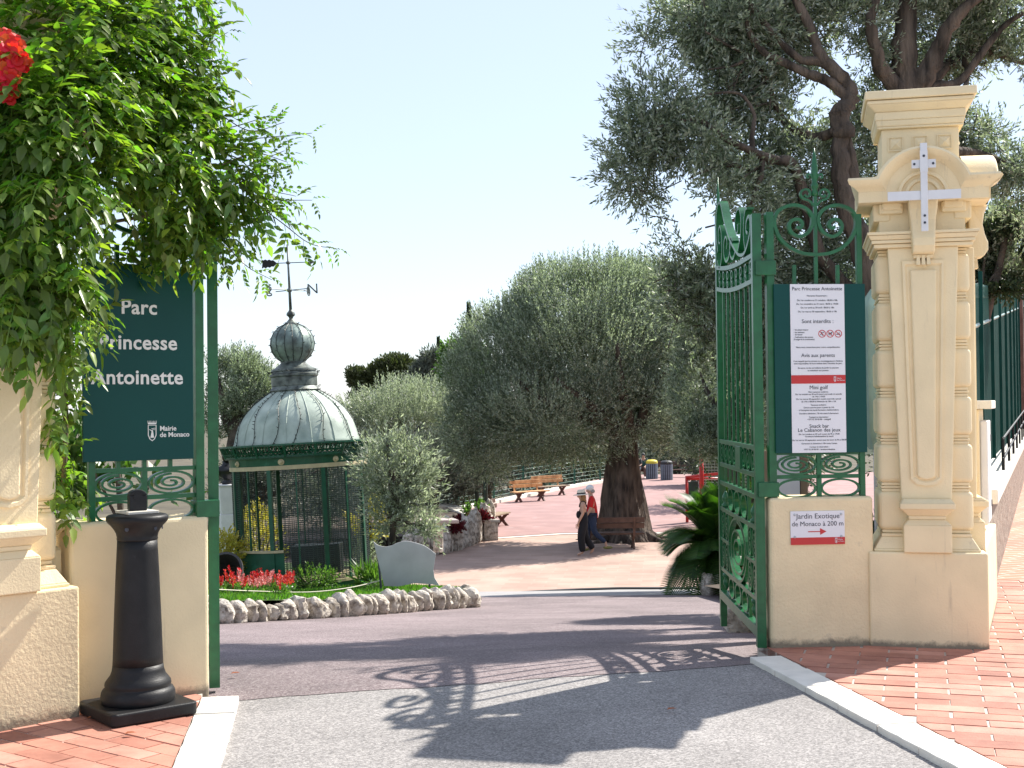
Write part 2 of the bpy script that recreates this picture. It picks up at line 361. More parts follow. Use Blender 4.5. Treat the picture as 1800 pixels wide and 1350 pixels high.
for i in range(len(arc)-1):
    (x0,y0),(x1,y1) = arc[i], arc[i+1]; dg_.add([(x0,y0-.16,ZT+.006),(x1,y1-.16,ZT+.006),(x1,y1,ZT+.006),(x0,y0,ZT+.006)], [(0,1,2,3)])
o = dg_.build('drain_channel', mat('drain_grate', (.05,.055,.06), .5, .3, 60, metal=.6)); struct(o)
b = MB(); b.add([(-1.2,37.9,ZT+.012),(1.5,39.4,ZT+.012),(5,39.3,ZT+.012),(26,39,ZT+.012),(30,72,ZT+.012),(6,72,ZT+.012),(-2.6,47.5,ZT+.012)], [tuple(range(7))]); struct(b.build('play_court', courtm))
b = MB()
for (x0,y0),(x1,y1) in zip([(-1.3,37.7),(1.5,39.25),(5,39.15)], [(1.5,39.25),(5,39.15),(14,39)]):
    b.add([(x0,y0-.28,ZT+.016),(x1,y1-.28,ZT+.016),(x1,y1,ZT+.016),(x0,y0,ZT+.016)], [(0,1,2,3)])
struct(b.build('court_edging', kerbm))

# ------------------------------------------------------------------ brick pavements and kerbs
def clip(poly, region):
    out = list(poly)
    for i in range(len(region)):
        a, bb = region[i], region[(i+1) % len(region)]; nx, ny = -(bb[1]-a[1]), bb[0]-a[0]; new = []
        for j in range(len(out)):
            p, q = out[j], out[(j+1) % len(out)]
            dp = (p[0]-a[0])*nx+(p[1]-a[1])*ny; dq = (q[0]-a[0])*nx+(q[1]-a[1])*ny
            if dp >= 0: new.append(p)
            if dp*dq < 0: t = dp/(dp-dq); new.append((p[0]+(q[0]-p[0])*t, p[1]+(q[1]-p[1])*t))
        out = new
        if len(out) < 3: return []
    return out
def area(p): return abs(sum(p[i][0]*p[(i+1) % len(p)][1]-p[(i+1) % len(p)][0]*p[i][1] for i in range(len(p))))/2
def pavement(name, region, u, Lb, Wb, org, ztop, seed, gapu, gapv, far=99, limit=300):
    rg = random.Random(seed)
    base = MB().slab(region, ztop-.09, ztop-.006).build(name, mortar); struct(base)
    v = (-u[1], u[0]); full = MB().box(-(Lb-gapu)/2, (Lb-gapu)/2, -(Wb-gapv)/2, (Wb-gapv)/2, -.05, 0).mesh('brick', terra)
    ang = atan2(u[1], u[0]); c = []
    for j in range(-90, 90):
        for i in range(-45, 45):
            s = i*Lb+(.5*Lb if j % 2 else 0)+rg.uniform(-.004,.004); t = j*Wb
            cx, cy = org[0]+u[0]*s+v[0]*t, org[1]+u[1]*s+v[1]*t
            hl, hw = (Lb-gapu)/2, (Wb-gapv)/2
            rect = [(cx+u[0]*a+v[0]*e, cy+u[1]*a+v[1]*e) for a, e in ((-hl,-hw),(hl,-hw),(hl,hw),(-hl,hw))]
            p = clip(rect, region)
            if not p or area(p) < .004: continue
            if cy > far: continue
            lx = 900+cx/cy*F if cy > .5 else -999; ly = 715+1.6/cy*F if cy > .5 else 9999
            if not (-60 < lx < 1860 and ly < 1410): continue
            c.append((math.hypot(cx, cy), cx, cy, p, area(p) > .98*4*hl*hw))
    c.sort(key=lambda q: q[0])
    for _, cx, cy, p, whole in c[:limit]:
        dz = rg.uniform(-.003,.002)
        if whole:
            o = link('brick', full, base); o.location = (cx, cy, ztop+dz); o.rotation_euler = (rg.uniform(-.012,.012), rg.uniform(-.005,.005), ang+rg.uniform(-.006,.006))
        else:
            o = MB().slab([(x-cx, y-cy) for x, y in p], -.05, 0).build('brick', terra, base); o.location = (cx, cy, ztop+dz)
    print(name, len(c)); return base
KR0, KR1 = Vector((1.585, 8.14)), Vector((2.02, 5.67)); kd = (KR1-KR0).normalized()
KL0, KL1 = Vector((-1.64, 7.15)), Vector((-1.42, 5.67)); kl = (KL1-KL0).normalized()
kn = Vector((-kd.y, kd.x)); a0 = KR0+kn*.11; a1 = KR0+kd*4.6+kn*.11
pavement('pavement_right', [tuple(a1), (24, 3.8), (30, 40), (18, 40), (1.9, 9.2), tuple(KR0+kn*.12-kd*.45)], (.953,-.303), .345, .139, (2.6,6.6), .004, 1, .014, .009, far=11.6)
b = MB(); b.add([(3.0,11.5,.0035),(26,11.5,.0035),(30,40,.0035),(17.5,40,.0035)], [(0,1,2,3)]); struct(b.build('pavement_far', pavefar))
kn2 = Vector((-kl.y, kl.x)); b0 = KL0-kn2*.11; b1 = KL0+kl*3-kn2*.11
pavement('pavement_left', [tuple(b1), tuple(b0-kl*.15), (-2.3,7.2), (-4.2,6.2), (-4.2,4.2)], (.809,-.588), .29, .132, (-2,6), .004, 2, .011, .009)
def kerb(p0, d, n0, L0, count, nm):
    base = MB(); nn = Vector((-d.y, d.x)); q0 = p0; q1 = p0+d*(L0*count); h = .1
    base.slab([tuple(q0-nn*h), tuple(q1-nn*h), tuple(q1+nn*h), tuple(q0+nn*h)], -.1, -.004); o = struct(base.build(nm, mortar))
    rg = random.Random(n0); s = 0
    for k in range(count):
        l = L0*rg.uniform(.9,1.08); a = p0+d*(s+.006); e = p0+d*(s+l-.006); s += l; hh = .104
        pts = []
        for t in np.linspace(0, 1, 7): pts.append(a+(e-a)*t-nn*(hh+rg.uniform(-.004,.003)))
        for t in np.linspace(1, 0, 7): pts.append(a+(e-a)*t+nn*(hh+rg.uniform(-.004,.003)))
        m = MB().slab([tuple(p) for p in pts], -.09, .006+rg.uniform(-.002,.003)); m.build('kerb_stone', kerbm, o, bevel=.006, seg=2)
kerb(KR0, kd, 3, .45, 9, 'kerb_right'); kerb(KL0, kl, 4, .42, 6, 'kerb_left')

# ------------------------------------------------------------------ gate pillars
def pillar(label, loc, rot, dz, seed):
    """local x along the face, -y towards the street; z up"""
    t = thing('gate_pillar', label, 'pillar', (loc[0], loc[1], 0), rot, None)
    pl = MB().box(-.372,.372,-.34,.40,-.06,.622+dz).build('plinth', creamrough if dz else cream, t, bevel=.014, seg=3)
    Z = dz
    MB().frustum((-.335,.335,-.305,.36,.622+Z),(-.335,.335,-.305,.36,.64+Z)).frustum((-.33,.33,-.30,.355,.64+Z),(-.285,.285,-.255,.31,.715+Z)).box(-.285,.285,-.255,.31,.715+Z,.735+Z).build('base_moulding', cream, t, bevel=.006)
    MB().box(-.262,.262,-.215,.29,.735+Z,2.64+Z).build('core', cream, t)
    # rusticated corner blocks, six to a corner, with grooved necks between
    blk = MB().box(-.3,.3,-.247,.32,-.128,.128).mesh('corner_block', cream); nk = MB()
    for k in range(7):
        zc = .885+.3135*k+Z
        if k < 6:
            o = link('corner_block', blk, t, bevel=.034, seg=4); o.location = (0,0,zc)
        zt = zc-.157
        nk.box(-.278,.278,-.226,.3,zt-.03,zt-.012).box(-.283,.283,-.231,.305,zt-.008,zt+.006).box(-.278,.278,-.226,.3,zt+.01,zt+.03)
    nk.build('groove_band', cream, t, bevel=.004)
    # tapering pilaster on front, on the two sides too
    def pil(M, name):
        MB().prism([(-.158,.965+Z),(.158,.965+Z),(.222,2.62+Z),(-.222,2.62+Z)], -.315, -.2, M).build(name, cream, t, bevel=.008)
        fr = MB()
        out = [(-.098,1.1+Z),(-.06,1.065+Z),(0,1.055+Z),(.06,1.065+Z),(.098,1.1+Z),(.132,2.53+Z),(-.132,2.53+Z)]
        inn = [(-.068,1.115+Z),(-.04,1.1+Z),(0,1.093+Z),(.04,1.1+Z),(.068,1.115+Z),(.1,2.49+Z),(-.1,2.49+Z)]
        n = len(out)
        for y0, pts in ((-.328, out),): 
            vs = [(p[0],-.3,p[1]) for p in out]+[(p[0],-.329,p[1]) for p in out]+[((p[0]+q[0])/2,-.329,(p[1]+q[1])/2) for p, q in zip(out, inn)]+[(p[0],-.311,p[1]) for p in inn]
            fs = [(r*n+i, r*n+(i+1) % n, (r+1)*n+(i+1) % n, (r+1)*n+i) for r in range(3) for i in range(n)]
            fr.add(vs, fs, M)
        fr.build('panel_frame', cream, t)
        MB().prism([(p[0]*.84, 1.16+Z+(p[1]-1.16-Z)*.985) for p in inn], -.336, -.3, M).build('panel', cream, t, bevel=.012, seg=3)
        pd = MB().box(-.15,.15,-.365,-.2,.622+Z,.80+Z, M).frustum((-.15,.15,-.365,-.2,.80+Z),(-.115,.115,-.332,-.2,.835+Z), M).frustum((-.115,.115,-.332,-.2,.835+Z),(-.12,.12,-.335,-.2,.86+Z), M).frustum((-.12,.12,-.335,-.2,.86+Z),(-.165,.165,-.38,-.2,.905+Z), M).box(-.172,.172,-.388,-.2,.905+Z,.945+Z, M).frustum((-.168,.168,-.384,-.2,.945+Z),(-.15,.15,-.345,-.2,.97+Z), M)
        pd.build('pedestal', cream, t, bevel=.006)
        # scroll bracket (console) hanging over the necking, with drops beneath
        prof = [(-.33,2.565+Z),(-.395,2.575+Z),(-.425,2.62+Z),(-.425,2.67+Z),(-.405,2.72+Z),(-.39,2.79+Z),(-.4,2.86+Z),(-.425,2.92+Z),(-.30,2.92+Z),(-.30,2.565+Z)]
        k = MB(); w_ = [.07]*4+[.074,.08,.088,.092,.092,.07]
        n = len(prof); vs = [(-w_[i], p[0], p[1]) for i, p in enumerate(prof)]+[(w_[i], p[0], p[1]) for i, p in enumerate(prof)]
        k.add(vs, [tuple(range(n)), tuple(range(2*n-1,n-1,-1))]+[(i,(i+1) % n,(i+1) % n+n,i+n) for i in range(n)], M); k.build('console', cream, t, bevel=.012, seg=3)
        g = MB()
        for q in (-.032, 0, .032): g.frustum((q-.013,q+.013,-.362,-.3,2.5+Z),(q-.009,q+.009,-.356,-.3,2.565+Z), M)
        g.box(-.06,.06,-.35,-.3,2.545+Z,2.566+Z, M); g.build('guttae', cream, t)
    I = Matrix.Identity(4); pil(I, 'pilaster')
    RS = Matrix.Translation((0,.03,0)) @ Matrix.Rotation(pi/2, 4, 'Z') @ Matrix.Translation((0,.0,0)); pil(Matrix.Translation((.02,.035,0)) @ Matrix.Rotation(pi/2,4,'Z'), 'pilaster')
    # necking cornice, frieze
    MB().box(-.31,.31,-.335,.33,2.62+Z,2.645+Z).box(-.325,.325,-.35,.345,2.648+Z,2.67+Z).frustum((-.33,.33,-.355,.35,2.672+Z),(-.345,.345,-.37,.365,2.70+Z)).box(-.352,.352,-.377,.372,2.702+Z,2.722+Z).build('necking', cream, t, bevel=.004)
    MB().box(-.27,.27,-.29,.3,2.722+Z,2.915+Z).build('frieze', cream, t)
    fl = MB()
    for sx in (-1, 1):
        fl.box(*sorted((sx*.12, sx*.275)), -.33, -.25, 2.845+Z, 2.915+Z); fl.box(*sorted((sx*.13, sx*.255)), -.345, -.25, 2.87+Z, 2.918+Z)
        fl.box(*sorted((sx*.2, sx*.31)), -.30, .31, 2.80+Z, 2.917+Z)
    fl.build('frieze_block', cream, t, bevel=.012, seg=3)
    # segmental pediment: a moulded band that runs level, then rises over the arch
    def arch(rc, lev, x_end, n=18, cz=2.945):
        a0 = math.asin(max(-1, min(1, (lev-cz)/rc)))
        pts = [(-x_end, lev+Z)]+[(-rc*cos(a0+(pi-2*a0)*i/n), cz+Z+rc*sin(a0+(pi-2*a0)*i/n)) for i in range(n+1)]+[(x_end, lev+Z)]
        return pts
    def band(M, name, hw):
        sect = [(.235,2.99,.0,-.315),(.235,2.985,hw-.07,-.40),(.255,3.01,hw-.045,-.42),(.275,3.03,hw-.01,-.455),(.3,3.055,hw+.0,-.47),(.315,3.07,hw-.005,-.46),(.32,3.075,hw-.02,-.43),(.322,3.077,hw-.05,-.25)]
        k = MB(); rows = []
        for rc, lev, xe, y in sect[1:]: rows.append([(p[0], y, p[1]) for p in arch(rc, lev-.0, xe)])
        n = len(rows[0]); vs = [p for r in rows for p in r]; fs = [(j*n+i, j*n+i+1, (j+1)*n+i+1, (j+1)*n+i) for j in range(len(rows)-1) for i in range(n-1)]
        k.add(vs, fs, M)
        lo = arch(.236, 2.985, hw-.07)                       # flat tympanum and the level fascia below
        ring = [(p[0], -.399, p[1]) for p in lo]
        xa = hw-.07
        k.add([(xa,-.399,2.915+Z),(-xa,-.399,2.915+Z)]+[(p[0],-.399,p[1]) for p in lo], [tuple(range(len(lo)+2))], M)
        k.add([(-xa,-.399,2.915+Z),(xa,-.399,2.915+Z),(xa,-.2,2.915+Z),(-xa,-.2,2.915+Z)], [(0,1,2,3)], M)
        for sx in (-1,1):                                    # closed returns at both ends
            q = [(sx*xe, y, lev+Z) for rc, lev, xe, y in sect[1:]]
            k.add(q+[(sx*(hw-.05),-.2,3.077+Z),(sx*xa,-.2,2.915+Z),(sx*xa,-.399,2.915+Z)], [tuple(range(len(q)+3))], M)
        k.build(name, cream, t, auto=40)
        sr = MB()
        for r_, y in ((.15,-.407),(.105,-.404)):
            pts = [(r_*cos(pi*i/16), 2.945+Z+r_*sin(pi*i/16)) for i in range(17)]
            sr.sweep(pts, .022, .024, y, M)
        sr.prism([(.09*cos(pi*i/14), 2.945+Z+.09*sin(pi*i/14)) for i in range(15)], -.402, -.3, M)
        sr.build('tympanum_ring', cream, t, bevel=.004)
    band(I, 'pediment', .475); band(Matrix.Translation((.02,.03,-.004)) @ Matrix.Rotation(pi/2,4,'Z'), 'pediment', .475)
    MB().box(-.40,.40,-.37,.40,2.93+Z,3.05+Z).frustum((-.40,.40,-.39,.40,3.05+Z),(-.26,.26,-.25,.3,3.12+Z)).build('cornice_bed', cream, t)
    # attic block with three square studs a side, and the heavy cap
    MB().box(-.245,.245,-.24,.25,3.0+Z,3.42+Z).box(-.262,.262,-.257,.267,3.0+Z,3.16+Z).build('attic', cream, t, bevel=.006)
    for M in (I, Matrix.Rotation(pi/2,4,'Z')):
        for q in (-.155, 0, .155):
            st = MB()
            st.sweep([(q-.045,3.275+Z),(q+.045,3.275+Z),(q+.045,3.365+Z),(q-.045,3.365+Z)], .008, .012, -.243, M, closed=True)
            st.add([(q-.036,-.241,3.284+Z),(q+.036,-.241,3.284+Z),(q+.036,-.241,3.356+Z),(q-.036,-.241,3.356+Z),(q,-.262,3.32+Z)], [(0,1,4),(1,2,4),(2,3,4),(3,0,4)], M)
            st.build('square_stud', cream, t)
    MB().box(-.275,.275,-.27,.28,3.42+Z,3.435+Z).frustum((-.275,.275,-.27,.28,3.435+Z),(-.285,.285,-.28,.29,3.475+Z)).box(-.287,.287,-.282,.292,3.475+Z,3.53+Z).frustum((-.287,.287,-.282,.292,3.53+Z),(-.335,.335,-.33,.34,3.575+Z)).box(-.337,.337,-.332,.342,3.575+Z,3.60+Z).box(-.352,.352,-.347,.357,3.604+Z,3.66+Z).build('cap', cream, t, bevel=.008, seg=2)
    return t
AP = radians(-13); AR = radians(5); AL = radians(35); ALP = radians(46)
HR = Vector((1.675, 8.46)); HL = Vector((-1.765, 7.34))
uR = Vector((cos(AR), sin(AR))); uL = Vector((cos(AL), sin(AL)))
nR = Vector((uR.y, -uR.x)); nL = Vector((uL.y, -uL.x))        # towards the street
pR = Vector((2.775, 8.69)); pL = Vector((-2.785, 6.71))
rp_ = pillar('cream stuccoed gate pillar carrying a white metal cross', pR, AP, 0, 1)
lp_ = pillar('cream gate pillar half buried under the climbing vine', pL, ALP, .06, 2)
# the white bracket cross screwed to the right pillar
t = thing('bracket_cross', 'white painted metal cross bracket fixed across the pillar pediment', 'bracket', (pR.x, pR.y, 0), AP)
wm = mat('white_metal', (.72,.71,.72), .4, .05, 8, metal=.1, stain=((.4,.35,.3), 20, .66, .5))
MB().box(-.022,.022,-.5,-.487,2.70,3.27).build('upright', wm, t, bevel=.004)
MB().box(-.226,.226,-.486,-.474,2.905,2.965).build('crossbar', wm, t, bevel=.002)
MB().box(-.075,.075,-.4855,-.472,3.11,3.165).build('mounting_plate', wm, t, bevel=.002)
MB().box(-.024,.024,-.503,-.50,3.08,3.22).build('strap', wm, t, bevel=.003)
for (x, z) in ((-.058,3.137),(.058,3.137),(0,2.80),(0,2.755),(0,3.185)):
    MB().lathe([(.008,0),(.008,.004)], 10, M=Matrix.Translation((x,-.4865 if abs(x) > .01 else -.503,z)) @ Matrix.Rotation(pi/2,4,'X')).build('screw', darkink, t)

# ------------------------------------------------------------------ low walls under the railings
def lowwall(label, H, u, n, s0, s1, top, m, seed):
    """from the gate jamb H along u*s0..s1; slightly uneven top and rounded jamb"""
    ang = atan2(u.y, u.x); t = thing('low_wall', label, 'wall', (H.x, H.y, 0), ang)
    MB().box(min(s0,s1), max(s0,s1), -.06, .22, -.06, top).build('wall_body', m, t, bevel=.025, seg=3)
    return t
lowwall('low cream wall under the park notice board', HR, uR, nR, .0, .7, .985, creamrough, 1)
lowwall('low cream wall behind the black bollard', HL, uL, nL, -.78, .0, 1.0, cream, 2)
# ------------------------------------------------------------------ wrought iron
def fence_panel(label, H, u, flip):
    """railing standing on the low wall: local x runs from the jamb post to the pillar"""
    ang = atan2(u.y, u.x); t = thing('railing_panel', label, 'railing', (H.x, H.y, 0), ang); s = flip
    def bx(x0, x1, y0, y1, z0, z1): return MB().box(min(s*x0,s*x1), max(s*x0,s*x1), y0, y1, z0, z1)
    bx(.012,.062,-.03,.03,.96,2.87).build('jamb_post', green, t, bevel=.003)
    bx(.628,.664,-.02,.02,.96,2.86).build('post', green, t, bevel=.003)
    for z0, z1 in ((1.105,1.13),(1.262,1.285)): bx(.062,.628,-.012,.012,z0,z1).build('rail', green, t)
    bx(.338,.368,-.012,.012,.97,1.262).build('bar', green, t)
    for x in (.205, .353, .50): bx(x-.011,x+.011,-.011,.011,1.285,2.52 if x != .353 else 3.0).build('bar', green, t)
    for cx in (.2, .497):
        k = MB(); k.sweep(ellipse(s*cx,1.196,.13,.062), .012, .03, closed=True)
        k.sweep(spiral(s*cx,1.196,.105,.02,pi*.5,2.0,40,1.0,.46), .011, .03); k.build('oval_scroll', green, t)
        k = MB(); k.sweep(ellipse(s*cx,1.04,.128,.058), .012, .03, closed=True); k.build('oval', green, t)
    def P(X, Y): return (s*(.353+(X-633)/3/268), 1.6+(707.5-(230+Y/3))/268)
    for q in (-1, 1):
        pts = [(633,638),(560,630),(490,600),(435,545),(408,470),(430,405),(500,374),(570,385),(612,425),(615,475),(590,520),(545,541),(503,522),(488,485),(505,455),(540,450),(560,472),(548,496),(528,490)]
        pts = [P(633+(X-633)*-q, Y) for X, Y in pts]
        MB().sweep(catmull(pts, 6), .022, .034).build('lyre_scroll', green, t)
        pts = [(640,375),(665,350),(700,335),(712,310),(695,290),(668,292),(660,315),(678,328),(690,316)]
        pts = [P(633+(X-633)*-q, Y) for X, Y in pts]
        MB().sweep(catmull(pts, 6), .014, .024).build('finial_curl', green, t)
    fx = s*.353
    k = MB().lathe([(.02,2.98),(.024,3.0),(.016,3.02),(.026,3.04),(.026,3.055),(.016,3.07),(.022,3.1),(.024,3.13),(.02,3.19),(.012,3.24),(.004,3.30)], 12, cx=fx)
    k.build('spear_finial', green, t, smooth=True)
    for q in (-1,1):
        MB().sweep(catmull([(fx,3.06),(fx+q*.02,3.11),(fx+q*.045,3.125),(fx+q*.052,3.105),(fx+q*.042,3.1)],5), .012, .022).build('finial_leaf', green, t)
    for z0, z1 in ((2.45,2.545),(.99,1.085)): bx(-.068,.068,-.052,.052,z0,z1).build('hinge_strap', green, t, bevel=.003)
    return t
fence_panel('ornate green iron railing behind the white notice sheets', HR, uR, 1)
fence_panel('green iron railing carrying the big park name board', HL, uL, -1)

def gate_leaf(label, H, d, flip):
    ang = atan2(d[1], d[0]); t = thing('gate_leaf', label, 'gate', (H[0], H[1], 0), ang, None); W = 1.75
    def B(name, *a, bev=.002): return MB().box(*a).build(name, green, t, bevel=bev)
    B('hinge_stile', -.03,.034,-.03,.03,.0,2.86); B('meeting_stile', W-.03,W+.03,-.026,.026,-.08,3.12)
    for z in (1.31,1.13,.985,.78,.305): B('rail', .034,W-.03,-.02,.02,z-.016,z+.016)
    B('rail', .034,.5,-.018,.018,.527,.553); B('rail', 1.27,W-.03,-.018,.018,.527,.553)
    B('bottom_rail', .034,W-.03,-.026,.026,.06,.13)
    B('drop_foot', W-.028,W+.028,-.024,.024,-.16,-.08)
    def r1(l): return 2.59+.012*l+.04*max(0,l-.35)**2.2-.05*sin(pi*min(1,l/1.2))*0
    L_ = np.linspace(.034, W-.03, 24)
    MB().sweep([(l, r1(l)) for l in L_], .032, .05).build('curved_rail', green, t); MB().sweep([(l, r1(l)-.17) for l in L_], .032, .05).build('curved_rail', green, t)
    xs = [.034+(W-.064)*k/8 for k in range(1,8)]
    for x in xs:
        B('bar', x-.01,x+.01,-.01,.01,1.326,r1(x)-.185); B('bar', x-.009,x+.009,-.009,.009,1.0,1.115)
    for k in range(8):
        x0 = .034+(W-.064)*k/8; xc = x0+(W-.064)/16; h = .085
        zc = r1(xc)-.085
        B('short_bar', x0-.006,x0+.006,-.008,.008,r1(x0)-.165,r1(x0)-.01) if k else None
        q = MB(); q.sweep(spiral(xc,zc+.02,.06,.016,-pi/2,1.3,22,.95,.85), .011, .032); q.sweep(spiral(xc,zc-.045,.03,.012,pi/2,1.0,12), .011, .032); q.build('curl', green, t)
        q = MB(); q.sweep(ellipse(xc,1.22,.085,.075,20), .011, .034, closed=True); q.sweep(spiral(xc,1.22,.06,.015,-pi/2,1.2,18), .011, .034); q.build('curl', green, t)
    B('lock_plate', .62,.84,-.03,.03,1.14,1.30)
    for x in (.56,.875,1.19):
        for zc, rz in ((.882,.085),(.218,.072)):
            MB().sweep(ellipse(x,zc,.13,rz,24), .013, .034, closed=True).build('oval', green, t)
    for x in (.42,1.33):
        B('bar', x-.012,x+.012,-.012,.012,.13,.29)
        B('bar', x-.012,x+.012,-.012,.012,.796,.97); B('bar', x-.012,x+.012,-.012,.012,.32,.77)
    for x in (.2,1.55):
        for z, q in ((.80,1),(.285,-1)): MB().lathe([(.03,z),(.032,z+q*.02),(.014,z+q*.035),(.03,z+q*.06),(.026,z+q*.085),(.004,z+q*.13)], 12, cx=x).build('knob', green, t, smooth=True)
    q = MB(); q.sweep(ellipse(.875,.542,.42,.225,44), .018, .04, closed=True); q.build('spiral_ring', green, t)
    q = MB(); q.sweep(spiral(.875,.542,.385,.045,pi*.5,2.6,80,1.0,.53), .017, .04); q.build('spiral', green, t)
    for x in (.14,.33,1.42,1.61):
        for zc in (.665,.425):
            q = MB(); q.sweep(ellipse(x,zc,.072,.1,22), .012, .032, closed=True); q.sweep(spiral(x,zc+.03,.045,.012,-pi/2,1.2,16), .011, .032); q.sweep(spiral(x,zc-.04,.035,.012,pi/2,1.1,14), .011, .032); q.build('curl', green, t)
    # the S-shaped cresting: highest at the meeting stile, running down to the hinge
    S = [(1.38,2.93),(1.33,2.98),(1.37,3.03),(1.46,3.02),(1.52,2.94),(1.48,2.86)]
    main = [(1.60,2.80),(1.68,2.95),(1.66,3.08),(1.56,3.17),(1.42,3.15),(1.25,3.0),(1.05,2.86),(.8,2.74),(.55,2.655),(.3,2.64),(.1,2.72),(.05,2.8),(.1,2.86),(.2,2.84),(.22,2.78),(.16,2.755)]
    MB().sweep(catmull(main,7), .022, .06).build('crest_scroll', green, t)
    for pts in ([(.62,2.69),(.5,2.78),(.47,2.9),(.55,2.98),(.68,2.97),(.74,2.9),(.7,2.83),(.62,2.83),(.6,2.88)],
                [(.95,2.8),(1.05,2.7),(1.2,2.68),(1.3,2.74),(1.3,2.83),(1.22,2.87),(1.14,2.83),(1.16,2.77)],
                [(1.66,2.74),(1.6,2.68),(1.5,2.68),(1.42,2.76),(1.42,2.9),(1.5,2.99),(1.58,2.96),(1.58,2.88),(1.52,2.86)],
                [(.3,2.66),(.36,2.76),(.34,2.86),(.27,2.93),(.2,2.93)],
                [(.75,2.7),(.85,2.66),(.98,2.7),(1.0,2.79),(.93,2.83),(.87,2.79)]):
        MB().sweep(catmull(pts,6), .016, .05).build('crest_curl', green, t)
    MB().lathe([(.018,3.1),(.022,3.14),(.012,3.17),(.014,3.22),(.003,3.42)], 10, cx=W).build('spear_finial', green, t, smooth=True)
    if flip: t.scale = (1,-1,1)
    return t
gate_leaf('open green iron gate leaf with spirals, beside the notice board', (1.625,8.46), (.022,1.0), False)
gate_leaf('green iron gate leaf seen edge on beside the park name board', (-1.735,7.42), (-.24,1.0), True)

# ------------------------------------------------------------------ boards and their lettering
def crest(parent, x, z, h, y, m, rot=(0,0,0)):
    """shield with a spiked crown and a standing figure, flat relief"""
    k = MB(); w_ = h*.42
    sh = [(-w_*.5,.3*h),(w_*.5,.3*h),(w_*.5,-.22*h),(w_*.3,-.42*h),(0,-.52*h),(-w_*.3,-.42*h),(-w_*.5,-.22*h)]
    k.sweep([(x+a, z+c) for a, c in sh], h*.045, .002, y, closed=True)
    k.prism([(x-w_*.52,z+.35*h),(x+w_*.52,z+.35*h),(x+w_*.56,z+.42*h),(x-w_*.56,z+.42*h)], y-.001, y+.001)
    for i in range(7):
        cx = x+(i-3)*w_*.17; k.prism([(cx-w_*.055,z+.43*h),(cx+w_*.055,z+.43*h),(cx+(i-3)*w_*.02,z+.56*h)], y-.001, y+.001)
    k.prism([(x-.1*h,z-.36*h),(x+.1*h,z-.36*h),(x+.05*h,z-.05*h),(x+.03*h,z+.05*h),(x-.03*h,z+.05*h),(x-.04*h,z-.1*h)], y-.001, y+.001)
    k.prism([(x+.03*h*cos(2*pi*i/10),z+.11*h+.035*h*sin(2*pi*i/10)) for i in range(10)], y-.001, y+.001)
    k.prism([(x-.02*h,z+.02*h),(x-.14*h,z+.1*h),(x-.15*h,z+.07*h),(x-.03*h,z-.02*h)], y-.001, y+.001)
    k.sweep([(x+.11*h+.05*h*cos(2*pi*i/10), z+.1*h+.05*h*sin(2*pi*i/10)) for i in range(10)], h*.02, .002, y, closed=True)
    return k.build('crest', m, parent)
aL = AL
tb = thing('name_board', 'dark green board lettered Parc Princesse Antoinette', 'sign', (HL.x, HL.y, 0), aL)
MB().box(-.705,-.085,-.052,-.036,1.325,2.41).build('panel', signgreen, tb, bevel=.003)
for s_, z, cx in (('Parc',2.135,-.395),('Princesse',1.94,-.40),('Antoinette',1.748,-.402)):
    text('lettering', s_, .112, signtext, tb, (cx,-.0535,z), sx=1.0, offset=.0022, space=1.04)
crest(tb, -.325, 1.487, .105, -.0535, signtext)
text('lettering', 'Mairie', .038, signtext, tb, (-.282,-.0535,1.487), 'LEFT', sx=1, offset=.0006); text('lettering', 'de Monaco', .038, signtext, tb, (-.282,-.0535,1.452), 'LEFT', offset=.0006)
nb = thing('notice_board', 'green board with white sheets of opening hours and rules', 'sign', (HR.x, HR.y, 0), AR)
MB().box(.05,.668,-.052,-.036,1.275,2.39).build('panel', signgreen, nb, bevel=.003)
SX0, SX1 = .158, .524; SC = (SX0+SX1)/2
sh = MB().box(SX0,SX1,-.056,-.0525,1.277,2.388).build('notice_sheet', white, nb)
def zy(y): return 2.388-(y-497)/(795-497)*(2.388-1.277)
MB().box(SX0,SX1,-.0575,-.0562,zy(673),zy(658)).build('red_band', redink, sh)
Y = -.0572
def tl(s, y, size, x=SC, al='CENTER'): text('lettering', s, size, darkink, sh, (x, Y, zy(y)), al, ex=.0006)
tl('Parc Princesse Antoinette',508,.0325); tl('Horaires d’ouverture :',519,.0155)
for s_, y in (('Du 1er octobre au 31 octobre : 8h30 à 18h',527),('Du 1er novembre au 31 mars : 8h30 à 17h30',533.5),('Du 1er avril au 30 avril : 8h30 à 18h',540),('Du 1er mai au 30 septembre : 8h30 à 19h',547)): tl(s_, y, .0155)
tl('Sont interdits :',566,.036)
for s_, y in (('- les pique-niques',579),('- les animaux',583.5),('- de fumer',587.5),('- l’utilisation des jouets',592),('(l’usage de la trottinette)',596)): tl(s_, y, .014, SX0+.02, 'LEFT')
